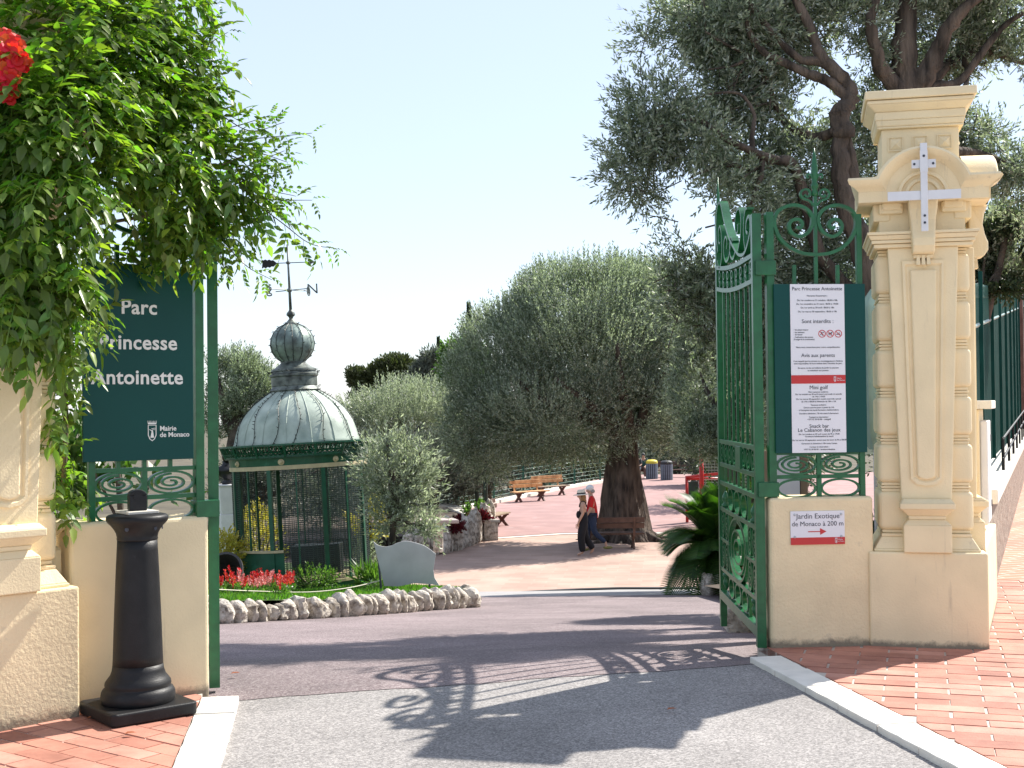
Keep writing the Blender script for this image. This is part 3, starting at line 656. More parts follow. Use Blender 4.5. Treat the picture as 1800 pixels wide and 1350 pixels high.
for i in range(3):
    cx = SX0+.212+i*.055; cz = zy(585); k = MB(); k.sweep(ellipse(cx,cz,.023,.023,24), .0045, .0012, Y, closed=True)
    k.sweep([(cx-.016,cz+.016),(cx+.016,cz-.016)], .004, .0012, Y); k.build('ban_symbol', redink, sh)
    k = MB()
    if i == 0: k.sweep([(cx-.012,cz-.008),(cx,cz+.004),(cx+.012,cz+.01)], .004, .001, Y+.0002); k.sweep([(cx+.004,cz-.012),(cx-.004,cz+.012)], .004, .001, Y+.0002)
    elif i == 1:
        k.box(cx-.011,cx+.009,Y-.0004,Y+.0002,cz-.001,cz+.006); k.box(cx+.006,cx+.014,Y-.0004,Y+.0002,cz+.004,cz+.011)
        for q in (-.010,-.004,.004,.008): k.box(cx+q-.0012,cx+q+.0012,Y-.0004,Y+.0002,cz-.011,cz)
    else: k.box(cx-.014,cx+.012,Y-.0004,Y+.0002,cz-.006,cz-.001); k.sweep(catmull([(cx+.008,cz+.001),(cx+.004,cz+.006),(cx+.009,cz+.011)],4), .002, .001, Y)
    k.build('pictogram', darkink, sh)
tl('Nous vous remercions pour votre compréhension',610,.0145); tl('Avis aux parents',626,.034)
for s_, y in (('Il est rappelé que les parents ou accompagnateurs d’enfants',634.5),('sont responsables de leurs enfants dans l’enceinte du parc.',638.7),('En aucun cas les surveillants du jardin ne peuvent',646.5),('se substituer aux parents.',651)): tl(s_, y, .0138)
crest(sh, SX1-.072, zy(665.5), .034, Y-.001, white); text('lettering', 'Mairie', .012, white, sh, (SX1-.058, Y-.001, zy(665)), 'LEFT', ex=.0006); text('lettering', 'de Monaco', .012, white, sh, (SX1-.058, Y-.001, zy(668.3)), 'LEFT', ex=.0006)
tl('Mini golf',683,.036)
for s_, y in (('Hors vacances scolaires :',689),('Du 1er octobre au 30 avril ouvert mercredis et samedis',693),('de 14h à 17h30',697.3),('Du 1er mai au 30 septembre ouvert mercredi, samedi',701.5),('de 14h à 18h30 et dimanche de 10h à 12h',706),('Vacances scolaires :',712),('Ouvert tous les jours à partir de 14h',716.5),('à l’exception du mardi fermeture hebdomadaire',721),('Dernière admission : 30 min avant la fermeture',727),('Contact et réservation :',733.5),('+377 93 30 00 00 – minigolf',737.5)): tl(s_, y, .0138)
tl('Snack bar',751,.034); tl('Le Cabanon des jeux',758,.034)
for s_, y in (('Du 1er octobre au 30 avril ouvert de 9h à 17h30',763.5),('Fermeture hebdomadaire le mardi',767.5),('Du 1er mai au 30 septembre ouvert tous les jours de 9h à 18h30',774),('Ouverture le dimanche à 10h toute l’année',780),('Contact et réservation :',786),('+377 93 30 00 00 – lecabanondesjeux',790.5)): tl(s_, y, .0138)
# direction plate on the low wall
dp = thing('direction_plate', 'white plate reading Jardin Exotique de Monaco à 200 m', 'sign', (HR.x, HR.y, 0), AR)
MB().box(.135,.50,-.068,-.0615,.675,.895).build('plate', white, dp, bevel=.002)
MB().box(.135,.50,-.070,-.0683,.675,.722).build('red_band', redink, dp)
text('lettering', 'Jardin Exotique', .0475, darkink, dp, (.32,-.0688,.846), ex=.0006); text('lettering', 'de Monaco à 200 m', .0435, darkink, dp, (.318,-.0688,.797), ex=.0006)
k = MB().box(.252,.335,-.0695,-.0683,.757,.763).prism([(.333,.738),(.376,.76),(.333,.782)], -.0695, -.0683); k.build('arrow', redink, dp)
crest(dp, .44, .7, .034, -.0712, white); text('lettering', 'Mairie', .012, white, dp, (.453,-.0712,.703), 'LEFT', ex=.0006); text('lettering', 'de Monaco', .009, white, dp, (.453,-.0712,.692), 'LEFT', ex=.0006)
for x, z in ((.163,.872),(.476,.872),(.163,.727),(.476,.727)): MB().lathe([(.009,0),(.008,.004),(.003,.006)], 12, M=Matrix.Translation((x,-.068,z)) @ Matrix.Rotation(pi/2,4,'X')).build('screw', galv, dp)

# ------------------------------------------------------------------ the bollard
bp_ = at(243, 1243, 6.76); t = thing('bollard', 'black iron column bollard on a square foot plate', 'bollard', (bp_.x, 6.76, 0), radians(40))
MB().slab([(-.215,-.225),(.215,-.225),(.235,-.205),(.235,.205),(.215,.225),(-.215,.225),(-.235,.205),(-.235,-.205)], .008, .075).build('foot_plate', blackiron, t, bevel=.012, seg=3)
MB().lathe([(.18,.07),(.189,.085),(.191,.105),(.187,.13),(.178,.145),(.169,.152),(.167,.158),(.17,.165),(.168,.18),(.153,.2),(.142,.215),(.133,.24),(.129,.27)], 48).build('base_ring', blackiron, t, smooth=True)
MB().lathe([(.129,.265),(.127,.32),(.123,.45),(.117,.6),(.111,.75),(.105,.87),(.1025,.925)], 48).build('shaft', blackiron, t, smooth=True)
MB().lathe([(.1035,.92),(.106,.928),(.104,.935),(.108,.955),(.118,.975),(.135,.998),(.15,1.012),(.157,1.022),(.16,1.034),(.157,1.046),(.148,1.053),(.12,1.058),(.0,1.06)], 48).build('capital', blackiron, t, smooth=True)
MB().box(-.085,.085,-.085,.085,1.06,1.075).build('pad', mat('pale_pad', (.62,.58,.5), .7, .1, 9), t, bevel=.003, )
k = MB().box(-.045,.045,-.042,.042,1.076,1.155); k.prism([(.045*cos(pi*i/14), 1.155+.03*sin(pi*i/14)) for i in range(15)], -.042, .042); lk = k.build('chain_lug', blackiron, t, bevel=.004); lk.rotation_euler = (0,0,radians(-15))
k = MB(); k.lathe([(.016,0),(.016,.003)], 14, M=Matrix.Translation((0,-.0425,1.148)) @ Matrix.Rotation(pi/2,4,'X')); o = k.build('bolt_hole', darkink, t); o.rotation_euler = (0,0,radians(-15))
k = MB(); k.lathe([(.024,0),(.024,.004),(.016,.004)], 14, M=Matrix.Translation((0,-.0422,1.148)) @ Matrix.Rotation(pi/2,4,'X')); o = k.build('washer', blackiron, t); o.rotation_euler = (0,0,radians(-15))
for a in (-2.4,-1.2,-.6): MB().lathe([(.011,0),(.011,.004)], 10, M=Matrix.Rotation(a,4,'Z') @ Matrix.Translation((.127,0,.985)) @ Matrix.Rotation(pi/2,4,'Y')).build('bolt_hole', darkink, t)

# ------------------------------------------------------------------ the kiosk
kc = at(536, 1010, 21.0); KZ = -1.36
t = thing('kiosk', 'round green wire kiosk with a verdigris dome and weather vane', 'kiosk', (kc.x, 21.0, KZ), 0)
t.rotation_euler = (radians(-1.0), radians(-2.7), 0); t.scale = (1.065,1.065,.985)
kgreen = mat('kiosk_green', (.01,.085,.045), .4, .2, 6, .1, 40, stain=((.05,.2,.14), 4, .58, .5))
cop = mat('verdigris', (.3,.37,.31), .68, .12, 3.5, .12, 25, col2=(.42,.48,.41), metal=.0, stain=((.1,.11,.09), 6, .63, .6))
copd = mat('dark_copper', (.05,.06,.055), .5, .35, 9, .2, 30, col2=(.14,.16,.14), metal=.25, stain=((.13,.08,.05), 8, .6, .6))
beige = mat('beige_band', (.5,.42,.25), .7, .12, 8)
kmesh = mat('kiosk_wire', (.02,.04,.035), .5, .2, 20)
def z_(y): return (1.6+(719-y)/107)-KZ
R_ = 1.02
MB().lathe([(R_-.01,0),(R_+.01,0),(R_+.01,.2),(R_-.01,.2)], 48).build('base_skirt', kgreen, t, smooth=False)
MB().lathe([(R_-.02,.2),(R_+.03,.2),(R_+.03,.245),(R_-.02,.245)], 48).build('base_band', beige, t)
MB().lathe([(R_-.02,z_(818)),(R_+.025,z_(818)),(R_+.025,z_(811)),(R_-.02,z_(811))], 48).build('top_band', beige, t)
MB().lathe([(R_-.03,z_(811)),(R_+.015,z_(811)),(R_+.03,z_(798)),(R_+.05,z_(796)),(R_-.03,z_(794))], 48).build('fascia', kgreen, t)
angs = [pi/8+k*pi/4+.12 for k in range(8)]
for a in angs:
    M = Matrix.Rotation(a,4,'Z'); MB().box(R_-.03,R_+.02,-.03,.03,.02,z_(812), M).build('upright', kgreen, t)
for a in [x+pi/8 for x in angs]:
    M = Matrix.Rotation(a,4,'Z'); MB().box(R_-.018,R_+.006,-.012,.012,.24,z_(812), M).build('mullion', kgreen, t)
def ring(r, z, h, th, a0, a1, n): return MB().lathe([(r,z),(r+th,z),(r+th,z+h),(r,z+h),(r,z)], n, a0, a1)
DOOR0, DOOR1 = -pi/2-.95, -pi/2-.1      # the ticket opening, towards the street on the left
k = MB(); zz = .25
while zz < z_(820):
    for (a0, a1) in ((DOOR1, DOOR0+2*pi),): k.add(ring(R_-.006, zz, .0085, .008, a0, a1, 40).v, ring(R_-.006, zz, .0085, .008, a0, a1, 40).f)
    zz += .032
for i in range(100):
    a = 2*pi*i/100
    if DOOR0 < (a-2*pi if a > pi/2 else a) < DOOR1: continue
    k.box(R_-.007,R_+.001,-.0035,.0035,.24,z_(815), Matrix.Rotation(a,4,'Z'))
stuff(k.build('wire_mesh', kmesh, t))
pn = MB().lathe([(R_-.008,.24),(R_+.006,.24),(R_+.006,z_(958)),(R_-.008,z_(958))], 16, DOOR0, DOOR1); pn.build('counter_panel', kgreen, t)
MB().lathe([(R_-.06,z_(958)),(R_+.035,z_(958)),(R_+.035,z_(954)),(R_-.06,z_(954)),(R_-.06,z_(958))], 16, DOOR0, DOOR1).build('counter_ledge', beige, t)
MB().box(-.2,.55,.1,.5,.02,.72).build('inner_cabinet', mat('dark_cabinet', (.02,.03,.03), .6, .2, 5), t, bevel=.01)
# pierced gallery round the roof edge: leaning band of rails, diamonds and scrolls
r0, r1_, zb, zt = R_+.08, R_+.16, z_(796), z_(775)
k = MB(); 
for (ra, za, th, h) in ((r0,zb,.03,.03),(r1_,zt-.02,.035,.028)): k.add(ring(ra-.02,za,h,th,0,2*pi,64).v, ring(ra-.02,za,h,th,0,2*pi,64).f)
k.build('gallery_rail', kgreen, t)
MB().lathe([(R_-.1,z_(797)),(r0,z_(797.5)),(r0,z_(796.5)),(R_-.1,z_(795))], 48).build('soffit', kgreen, t)
def gp(a, f): r = r0+(r1_-r0)*f; return (r*cos(a), r*sin(a), zb+(zt-zb)*f)
nG = 16
for g in range(nG):
    k = MB(); A = 2*pi*g/nG; dA = 2*pi/nG
    k.tube([gp(A,0), gp(A,.5), gp(A,1)], .022, 5)
    for i in range(6):
        c0 = A+dA*(i+.5)/6; h = dA/12
        k.tube([gp(c0-h,.13), gp(c0,.04)], .006, 4); k.tube([gp(c0,.04), gp(c0+h,.13)], .006, 4); k.tube([gp(c0-h,.13), gp(c0,.3)], .008, 4); k.tube([gp(c0,.3), gp(c0+h,.13)], .008, 4)
    k.tube([gp(A+dA*i/8,.36) for i in range(9)], .009, 4)
    for i in range(3):
        c0 = A+dA*(i+.5)/3; h = dA/6
        pts = catmull([(c0-h*.9,.4),(c0-h*.6,.75),(c0-h*.1,.9),(c0+h*.1,.62),(c0+h*.4,.45),(c0+h*.9,.9)],4); k.tube([gp(a, f) for a, f in pts], .01, 4)
        k.tube([gp(c0-h*.3,.4), gp(c0-h*.1,.62), gp(c0+h*.3,.85)], .008, 4)
    k.build('gallery_panel', kgreen, t)
for a in [x+.2 for x in angs]:
    k = MB().lathe([(.045,0),(.05,.012),(.03,.02),(.02,.04),(0,.045)], 10, M=Matrix.Rotation(a,4,'Z') @ Matrix.Translation((R_+.02,0,z_(805))) @ Matrix.Rotation(pi/2,4,'Y')); k.build('rosette', beige, t)
prof = [(.985,z_(781)),(.955,z_(770)),(.925,z_(756)),(.88,z_(740)),(.82,z_(728)),(.74,z_(716)),(.64,z_(704.5)),(.53,z_(695)),(.44,z_(688)),(.36,z_(682))]
MB().lathe(prof, 64).build('dome', cop, t, smooth=True)
sm = MB()
for g in range(16):
    a = 2*pi*g/16; sm.tube([((r+.004)*cos(a), (r+.004)*sin(a), z) for r, z in prof], .007, 4)
sm.build('dome_seam', cop, t)
MB().lathe([(.37,z_(684)),(.385,z_(680)),(.36,z_(677)),(.345,z_(673)),(.352,z_(672)),(.352,z_(657)),(.375,z_(655)),(.375,z_(652)),(.34,z_(650)),(.335,z_(647)),(.35,z_(646)),(.345,z_(643)),(.29,z_(640)),(.22,z_(634)),(.185,z_(630)),(.18,z_(626))], 40).build('neck_mouldings', copd, t, auto=30)
bl = MB(); n = 64; pr = [(.19+.0,z_(629))]+[(.333*sin(th), z_(597)-.34*cos(th)) for th in np.linspace(.6, 2.9, 16)]
bl.lathe(pr, n); 
for i, p in enumerate(bl.v):
    a = atan2(p[1], p[0]); r = math.hypot(p[0], p[1]); q = 1+.028*(abs(sin(a*9))-.5); bl.v[i] = (p[0]*q, p[1]*q, p[2])
bl.build('ribbed_ball', copd if 0 else mat('ball_copper', (.1,.13,.115), .5, .3, 4, .1, 20, col2=(.2,.26,.23), metal=.2, stain=((.05,.05,.04), 6, .55, .7)), t, smooth=True)
MB().lathe([(.11,z_(565)),(.1,z_(560)),(.06,z_(556)),(.03,z_(552)),(.035,z_(549)),(.07,z_(545)),(.06,z_(541)),(.04,z_(539)),(.018,z_(535))], 24).build('ball_finial', copd, t, auto=30)
v = MB().tube([(0,0,z_(537)),(0,0,z_(418))], [.024,.012], 8); vane = v.build('vane_rod', copd, t, smooth=True)
k = MB().tube([(-.3,0,z_(450.5)),(.36,0,z_(452))], .008, 6); k.lathe([(0,0),(.035,.03),(0,.1)], 8, M=Matrix.Translation((.32,0,z_(452))) @ Matrix.Rotation(pi/2,4,'Y')); k.lathe([(.03,-.02),(.038,0),(.03,.02)], 12, M=Matrix.Translation((0,0,z_(451)))); k.build('vane_arrow', copd, vane)
k = MB(); z0 = z_(447.5)
fe = [(-.40,.0),(-.41,.075),(-.38,.06),(-.35,.075),(-.32,.055),(-.29,.07),(-.26,.05),(-.23,.055),(-.17,.0),(-.23,-.055),(-.26,-.05),(-.29,-.07),(-.32,-.055),(-.35,-.075),(-.38,-.06),(-.41,-.075)]
k.prism([(x, z0+q-.03) for x, q in fe], -.008, .008); k.build('vane_feather', blackiron, vane)
k = MB().tube([(-.22,.02,z_(501.5)),(.3,-.02,z_(499.5))], .008, 6).tube([(.25,.28,z_(500)),(-.25,-.28,z_(500))], .008, 6); k.lathe([(.03,-.03),(.04,0),(.03,.03)], 12, M=Matrix.Translation((0,0,z_(500.5)))); k.build('compass_arms', copd, vane)
for s_, x, y, rz in (('N',.36,-.02,.1),('S',-.32,.02,.1),('E',-.25,-.28,1.45),('O',.25,.28,1.45)):
    o = text('compass_letter', s_, .24, copd, vane, (x,y,z_(500)-.085), ex=.006, rot=(pi/2,0,rz)); 
    if s_ in 'S': o.rotation_euler = (pi/2,0,pi+rz)
# strings of little lights draped over dome and ball
ls = MB(); rg = random.Random(5)
for g in range(14):
    a = 2*pi*g/14+rg.uniform(-.06,.06); pts = []
    for j, (r, z) in enumerate(prof[::-1]): pts.append(((r+.012)*cos(a+.1*sin(j*.7+g)*(j/9)), (r+.012)*sin(a+.1*sin(j*.7+g)*(j/9)), z+.008))
    ls.tube(pts, .0055, 4)
    for p in catmull(pts, 2)[::1]:
        d = Vector((cos(a)*.6+rg.uniform(-.7,.7), sin(a)*.6+rg.uniform(-.7,.7), rg.uniform(-.2,.8))).normalized()*.045
        ls.tube([p, tuple(Vector(p)+d)], [.007,.003], 4)
    pts = [(.345*sin(th)*cos(a), .345*sin(th)*sin(a), z_(597)-.35*cos(th)) for th in np.linspace(.55,2.85,8)]; ls.tube(pts, .005, 4)
    for p in pts:
        d = Vector((p[0]+rg.uniform(-.3,.3), p[1]+rg.uniform(-.3,.3), rg.uniform(-.2,.3))).normalized()*.04; ls.tube([p, tuple(Vector(p)+d)], [.006,.003], 4)
for i in range(90):
    a = rg.uniform(0,2*pi); z = z_(rg.choice([683,675,650,646])+rg.uniform(-2,2)); r = .36; p = Vector((r*cos(a), r*sin(a), z)); ls.tube([p, p+Vector((cos(a),sin(a),rg.uniform(-.6,.6)))*.045], [.006,.003], 4)
stuff(ls.build('light_string', mat('black_cable', (.015,.02,.015), .5, .2, 9), t))
# ------------------------------------------------------------------ foliage machinery
nr = np.random.default_rng(11)
def unit(a): return a/np.maximum(1e-9, np.linalg.norm(a, axis=-1, keepdims=True))
def wob(P, s, ph=0.0):
    """cheap smooth 3-D noise, about -1..1"""
    x, y, z = P[:,0]*s+ph, P[:,1]*s+ph*1.7, P[:,2]*s+ph*.6
    return (np.sin(x*1.3+np.sin(y*1.1+z*.7)*1.4)+np.sin(y*1.7+np.sin(z*1.3+x*.9)*1.3)+np.sin(z*1.5+np.sin(x*1.6-y*.8)*1.2))/3
def leaves_from(P, D, length, width, fold=0.0, droop=0.0):
    """one diamond leaf for each base point P and axis D"""
    n = len(P); D = unit(D); rv = nr.normal(size=(n,3)); rv[:,2] += .9
    S = unit(np.cross(D, rv)); N = np.cross(S, D)
    L = (length*nr.uniform(.65,1.25,n))[:,None]; W = (width*nr.uniform(.75,1.2,n))[:,None]
    tip = P+D*L; tip[:,2] -= droop*L[:,0]; mid = P+D*L*.45
    V = np.stack([P, mid+S*W*.5+N*W*fold, tip, mid-S*W*.5+N*W*fold], 1).reshape(-1,3)
    k = np.arange(n)*4
    if fold: Q = np.stack([np.stack([k,k+1,k+2],1), np.stack([k,k+2,k+3],1)],1).reshape(-1,3)
    else: Q = np.stack([k,k+1,k+2,k+3],1)
    return V, Q
def shoots(P, D, L, K, leaf_l, leaf_w, spread=.9):
    """K leaves set round each shoot that starts at P and runs L along D"""
    n = len(P); D = unit(D); A = unit(np.cross(D, nr.normal(size=(n,3)))); B = np.cross(D, A)
    f = (np.arange(K)+.5)/K; f = f[None,:]+nr.uniform(-.05,.05,(n,K)); L = np.broadcast_to(L, (n,))[:,None]
    base = P[:,None,:]+D[:,None,:]*(f*L)[:,:,None]
    a = np.arange(K)[None,:]*2.4+nr.uniform(0,6.28,(n,1)); s = spread*(1-.45*f)
    dirs = D[:,None,:]+s[:,:,None]*(A[:,None,:]*np.cos(a)[:,:,None]+B[:,None,:]*np.sin(a)[:,:,None])
    return leaves_from(base.reshape(-1,3), dirs.reshape(-1,3), leaf_l, leaf_w)
def blob_points(blobs, n, inner=.5, seed_noise=1.3, cut=-.25, ph=0.0, power=2.5):
    """points through lumpy ellipsoids, more near the surface; returns positions and outward directions"""
    vol = np.array([b[3]*b[4]*b[5] for b in blobs])**.75; pick = nr.choice(len(blobs), size=int(n*2.2), p=vol/vol.sum())
    Bc = np.array([b[:3] for b in blobs])[pick]; Br = np.array([b[3:6] for b in blobs])[pick]
    d = unit(nr.normal(size=(len(pick),3))); r = inner+(1-inner)*nr.uniform(0,1,len(pick))**(1/power)
    r = r*(1+.16*wob(Bc+d*Br, 2.2, ph))
    P = Bc+d*Br*r[:,None]; keep = wob(P, seed_noise, ph+3) > cut; P, d = P[keep][:n], unit(d/Br)[keep][:n]
    return P, d
def branch(mb, pts, r0, r1, n=8, k=5, gnarl=.0, rg=rnd):
    P = [Vector(p) for p in catmull([tuple(p) for p in pts], k)]; m = len(P)
    if gnarl:
        P = [p+Vector((rg.uniform(-1,1), rg.uniform(-1,1), rg.uniform(-.5,.5)))*gnarl*(r0+(r1-r0)*i/m) if 0 < i < m-1 else p for i, p in enumerate(P)]
    rs = [(r0+(r1-r0)*(i/(m-1))**.8)*(1+rg.uniform(-.12,.12)*(1 if gnarl else 0)) for i in range(m)]
    mb.tube(P, rs, n)
def twiggy(mb, start, d, L, r, depth, rg, ends, bend=.5):
    """forking limb that wanders; records twig ends"""
    pts = [Vector(start)]; dd = Vector(d).normalized(); m = 4
    for i in range(m):
        dd = (dd+Vector((rg.uniform(-bend,bend), rg.uniform(-bend,bend), rg.uniform(-bend*.6,bend*.8)))).normalized(); pts.append(pts[-1]+dd*L/m)
    branch(mb, pts, r, r*.55, 6, 3, .15, rg)
    if depth == 0: ends.append((pts[-1], dd)); return
    for k in range(rg.choice([2,3])):
        q = pts[rg.choice([2,3,4])]; nd = (dd+Vector((rg.uniform(-1,1), rg.uniform(-1,1), rg.uniform(-.3,.8)))*.9).normalized()
        twiggy(mb, q, nd, L*rg.uniform(.55,.75), r*.55, depth-1, rg, ends, bend)
def crown(name, parent, VQ, m):
    V = []; Q = []; k = 0
    for v, q in VQ: V.append(v); Q.append(q+k); k += len(v)
    return stuff(link(name, np_mesh(name, np.concatenate(V), np.concatenate(Q), m), parent))
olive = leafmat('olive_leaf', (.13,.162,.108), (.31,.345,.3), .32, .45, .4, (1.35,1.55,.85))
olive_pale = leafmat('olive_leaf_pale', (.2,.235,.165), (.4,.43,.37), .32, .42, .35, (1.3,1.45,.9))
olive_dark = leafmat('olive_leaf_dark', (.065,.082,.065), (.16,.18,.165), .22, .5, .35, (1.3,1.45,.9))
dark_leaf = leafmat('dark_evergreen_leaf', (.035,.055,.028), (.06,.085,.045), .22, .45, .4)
pine_leaf = leafmat('pine_needle', (.06,.075,.026), (.07,.085,.035), .15, .6, .35)
vine_leaf = leafmat('vine_leaf', (.11,.2,.03), (.17,.26,.07), .55, .32, .5, (1.55,1.75,.5), .55, .035)
yellow_leaf = leafmat('golden_leaf', (.42,.38,.05), (.45,.42,.1), .4, .45, .3, (1.3,1.3,.6))
fresh_leaf = leafmat('fresh_leaf', (.07,.15,.025), (.1,.18,.05), .4, .4, .35)
cycad_leaf = leafmat('cycad_leaf', (.025,.07,.012), (.04,.09,.022), .35, .45, .35, (1.9,2.1,.5), .25)
grassm = leafmat('grass_blade', (.075,.19,.02), (.09,.2,.03), .4, .5, .35)
salvia = leafmat('red_flower', (.5,.025,.02), (.55,.06,.04), .3, .5, .3, (1.4,1,1))
redleaf = leafmat('red_bedding_leaf', (.09,.01,.014), (.12,.014,.016), .3, .5, .4, (1.5,1,1))
trumpet = leafmat('trumpet_flower', (.6,.05,.012), (.62,.09,.02), .35, .45, .2, (1.3,1.1,1))

# ------------------------------------------------------------------ the garden bed by the kiosk
EDGE = [(-6.5,12.6),(-4.6,13.4),(-3.3,14.25),(-2.7,14.9),(-2.09,15.7),(-1.6,16.5),(-1.2,17.3),(-.8,18.0),(-.62,18.3)]
BACK = [(-.62,19.0),(-1.1,20.6),(-1.7,22.6),(-2.4,25.5),(-3.0,31),(-16,31),(-16,10)]
def lawn_z(x, y): return zg(y)+.19+.02*sin(x*1.7+y*.9)
b = MB(); poly = [(x, y) for x, y in EDGE]+BACK
bm = bmesh.new(); vv = [bm.verts.new((x, y, 0)) for x, y in poly]; f = bm.faces.new(vv); bmesh.ops.triangulate(bm, faces=[f])
for _ in range(4): bmesh.ops.subdivide_edges(bm, edges=[e for e in bm.edges if e.calc_length() > .7], cuts=1, use_grid_fill=True); bmesh.ops.triangulate(bm, faces=bm.faces[:])
for v in bm.verts: v.co.z = lawn_z(v.co.x, v.co.y)
me = bpy.data.meshes.new('lawn'); bm.to_mesh(me); bm.free(); me.materials.append(mat('lawn_soil', (.05,.085,.02), .95, .35, 5, .5, 40)); struct(link('lawn', me))
def inside(x, y, poly):
    c = False; j = len(poly)-1
    for i in range(len(poly)):
        if (poly[i][1] > y) != (poly[j][1] > y) and x < (poly[j][0]-poly[i][0])*(y-poly[i][1])/(poly[j][1]-poly[i][1])+poly[i][0]: c = not c
        j = i
    return c
pts = []
while len(pts) < 26000:
    y = rnd.uniform(13.2, 23); x = rnd.uniform(-5.2, -.5)
    if inside(x, y, poly) and math.hypot(x-kc.x, y-21) > 1.06: pts.append((x, y, lawn_z(x, y)-.005))
P = np.array(pts); D = np.tile([0,0,1.0],(len(P),1))+nr.normal(size=(len(P),3))*.4
V, Q = leaves_from(P, D, .075, .016); stuff(crown('grass', None, [(V, Q)], grassm))
# edging stones: rough upright limestone lumps, one by one
def stone(rg, w, d, h):
    """angular, pitted lump standing on end"""
    from mathutils import noise
    m = MB(); m.ell((0,0,h*.42),(w*.5,d*.5,h*.6), 16, 12); off = Vector((rg.uniform(0,50), rg.uniform(0,50), rg.uniform(0,50)))
    for i, p in enumerate(m.v):
        q = Vector(p); u_ = Vector((q.x/w, q.y/d, (q.z-h*.42)/h)); n_ = max(abs(u_.x), abs(u_.y), abs(u_.z)*.9) or 1; u_ = u_*(.78+.22*(.5/n_ if n_ > .01 else 1))
        s = 1+.42*noise.noise(Vector((q.x*9,q.y*9,q.z*3.5))+off)+.26*noise.noise(q*16+off)+.16*noise.noise(q*38+off)
        m.v[i] = (max(-w*.52, min(w*.52, u_.x*w*s)), u_.y*d*s, max(-.08, h*.42+u_.z*h*(1+.35*noise.noise(q*10+off*2))))
    return m
def edging(nm, label, path, w, h, seed, zf, parent=None, d=.3):
    rg = random.Random(seed); t = thing(nm, label, 'stone edging'); P = [Vector(p) for p in path]; out = 0
    for a, e in zip(P, P[1:]):
        L = (e-a).length; s = 0
        while s < L:
            ww = w*rg.uniform(.7,1.35); q = a+(e-a)*min(1, (s+ww*.5)/L); s += ww*.9
            m = stone(rg, ww, d, h*rg.uniform(.65,1.2)); o = m.build('stone', rockm, t, auto=38)
            o.location = (q.x+rg.uniform(-.03,.03), q.y+rg.uniform(-.04,.04), zf(q.y)-.03); o.rotation_euler = (rg.uniform(-.12,.12), rg.uniform(-.1,.1), atan2((e-a).y,(e-a).x)+rg.uniform(-.25,.25)); out += 1
    return t
edging('rock_edging', 'row of rough pale limestone rocks round the kiosk lawn', [(x+.0, y-.08) for x, y in EDGE[1:]]+[(-.66,18.7)], .165, .27, 3, zg)
edging('rock_wall', 'tall grey rocks holding the flower bed before the court', [(-2.9,33.2),(-1.9,34.2),(-1.3,36.2),(-.82,38.6),(-.78,39.3)], .36, .95, 4, lambda y: ZT, d=.4)
edging('rock_kerb', 'white upright rocks under the cycad', [(3.3,22.7),(3.7,22.9),(5.0,23.2)], .22, .36, 6, zg); edging('rock_kerb', 'pale stones on the ground seen through the gate leaf', [(2.05,11.4),(2.3,13.2)], .22, .28, 8, zg)
# right-hand bed behind the gate
b = MB(); xs_ = [(9.2,1.9),(11,2.25),(13.2,2.65),(18,3.1),(22.2,3.25),(23.1,3.8)]
for y, x in xs_: b.v += [(x, y, zg(y)+.16), (3.22+(y-8.85)*.417-.12, y, zg(y)+.5)]
for i in range(len(xs_)-1): b.f.append((2*i,2*i+1,2*i+3,2*i+2))
struct(b.build('planting_bed', soil))
b = MB(); b.add([(x, y, z) for x, y, z in ((-3.2,33.3,-1.75),(-1.9,34.4,-1.75),(-1.25,36.3,-1.75),(-.85,38.9,-1.75),(-1.6,41,-1.75),(-7,40,-1.75),(-7,33,-1.75))], [tuple(range(7))]); struct(b.build('flower_bed', soil))

# ------------------------------------------------------------------ little plants
def salvia_plant(seed):
    P = np.zeros((9,3)); D = nr.normal(size=(9,3))*.5+[0,0,1]; V, Q = shoots(P, D, .2, 9, .07, .04, 1.2)
    return np_mesh('leaves', V, Q, fresh_leaf), seed
sm1 = [salvia_plant(i)[0] for i in range(3)]
def spike(): 
    P = np.array([[0,0,.0]]); V, Q = shoots(P, np.array([[.05,.02,1.0]]), .16, 26, .04, .03, 1.3); return np_mesh('flower_spike', V, Q, salvia)
sp1 = [spike() for _ in range(3)]
pinkf = leafmat('pink_flower', (.62,.22,.2), (.65,.3,.28), .3, .5, .3, (1.3,1,1))
sp2 = [m_.copy() for m_ in sp1]
for m_ in sp2: m_.materials.clear(); m_.materials.append(pinkf)
for i in range(46):
    px = 378+130*((i*.618) % 1); d = 16.0+2.9*((i*.414+.13) % 1); pink = i % 5 == 2; x = (px-900)/F*d
    z = lawn_z(x, d); g = thing('salvia_plant', 'pale pink bedding plant among the red flowers before the kiosk' if pink else 'red flowering bedding plant in the bed before the kiosk', 'flower', (x, d, z), rnd.uniform(0,6), 'pink bedding flowers before the kiosk' if pink else 'red bedding flowers before the kiosk'); g.scale = (rnd.uniform(.65,1.0),)*3
    link('leaves', rnd.choice(sm1), g)
    for k in range(rnd.choice([2,3,3,4])):
        o = link('flower_spike', rnd.choice(sp2 if pink else sp1), g); o.location = (rnd.uniform(-.1,.1), rnd.uniform(-.1,.1), rnd.uniform(.14,.24)); o.rotation_euler = (rnd.uniform(-.3,.3), rnd.uniform(-.3,.3), rnd.uniform(0,6))
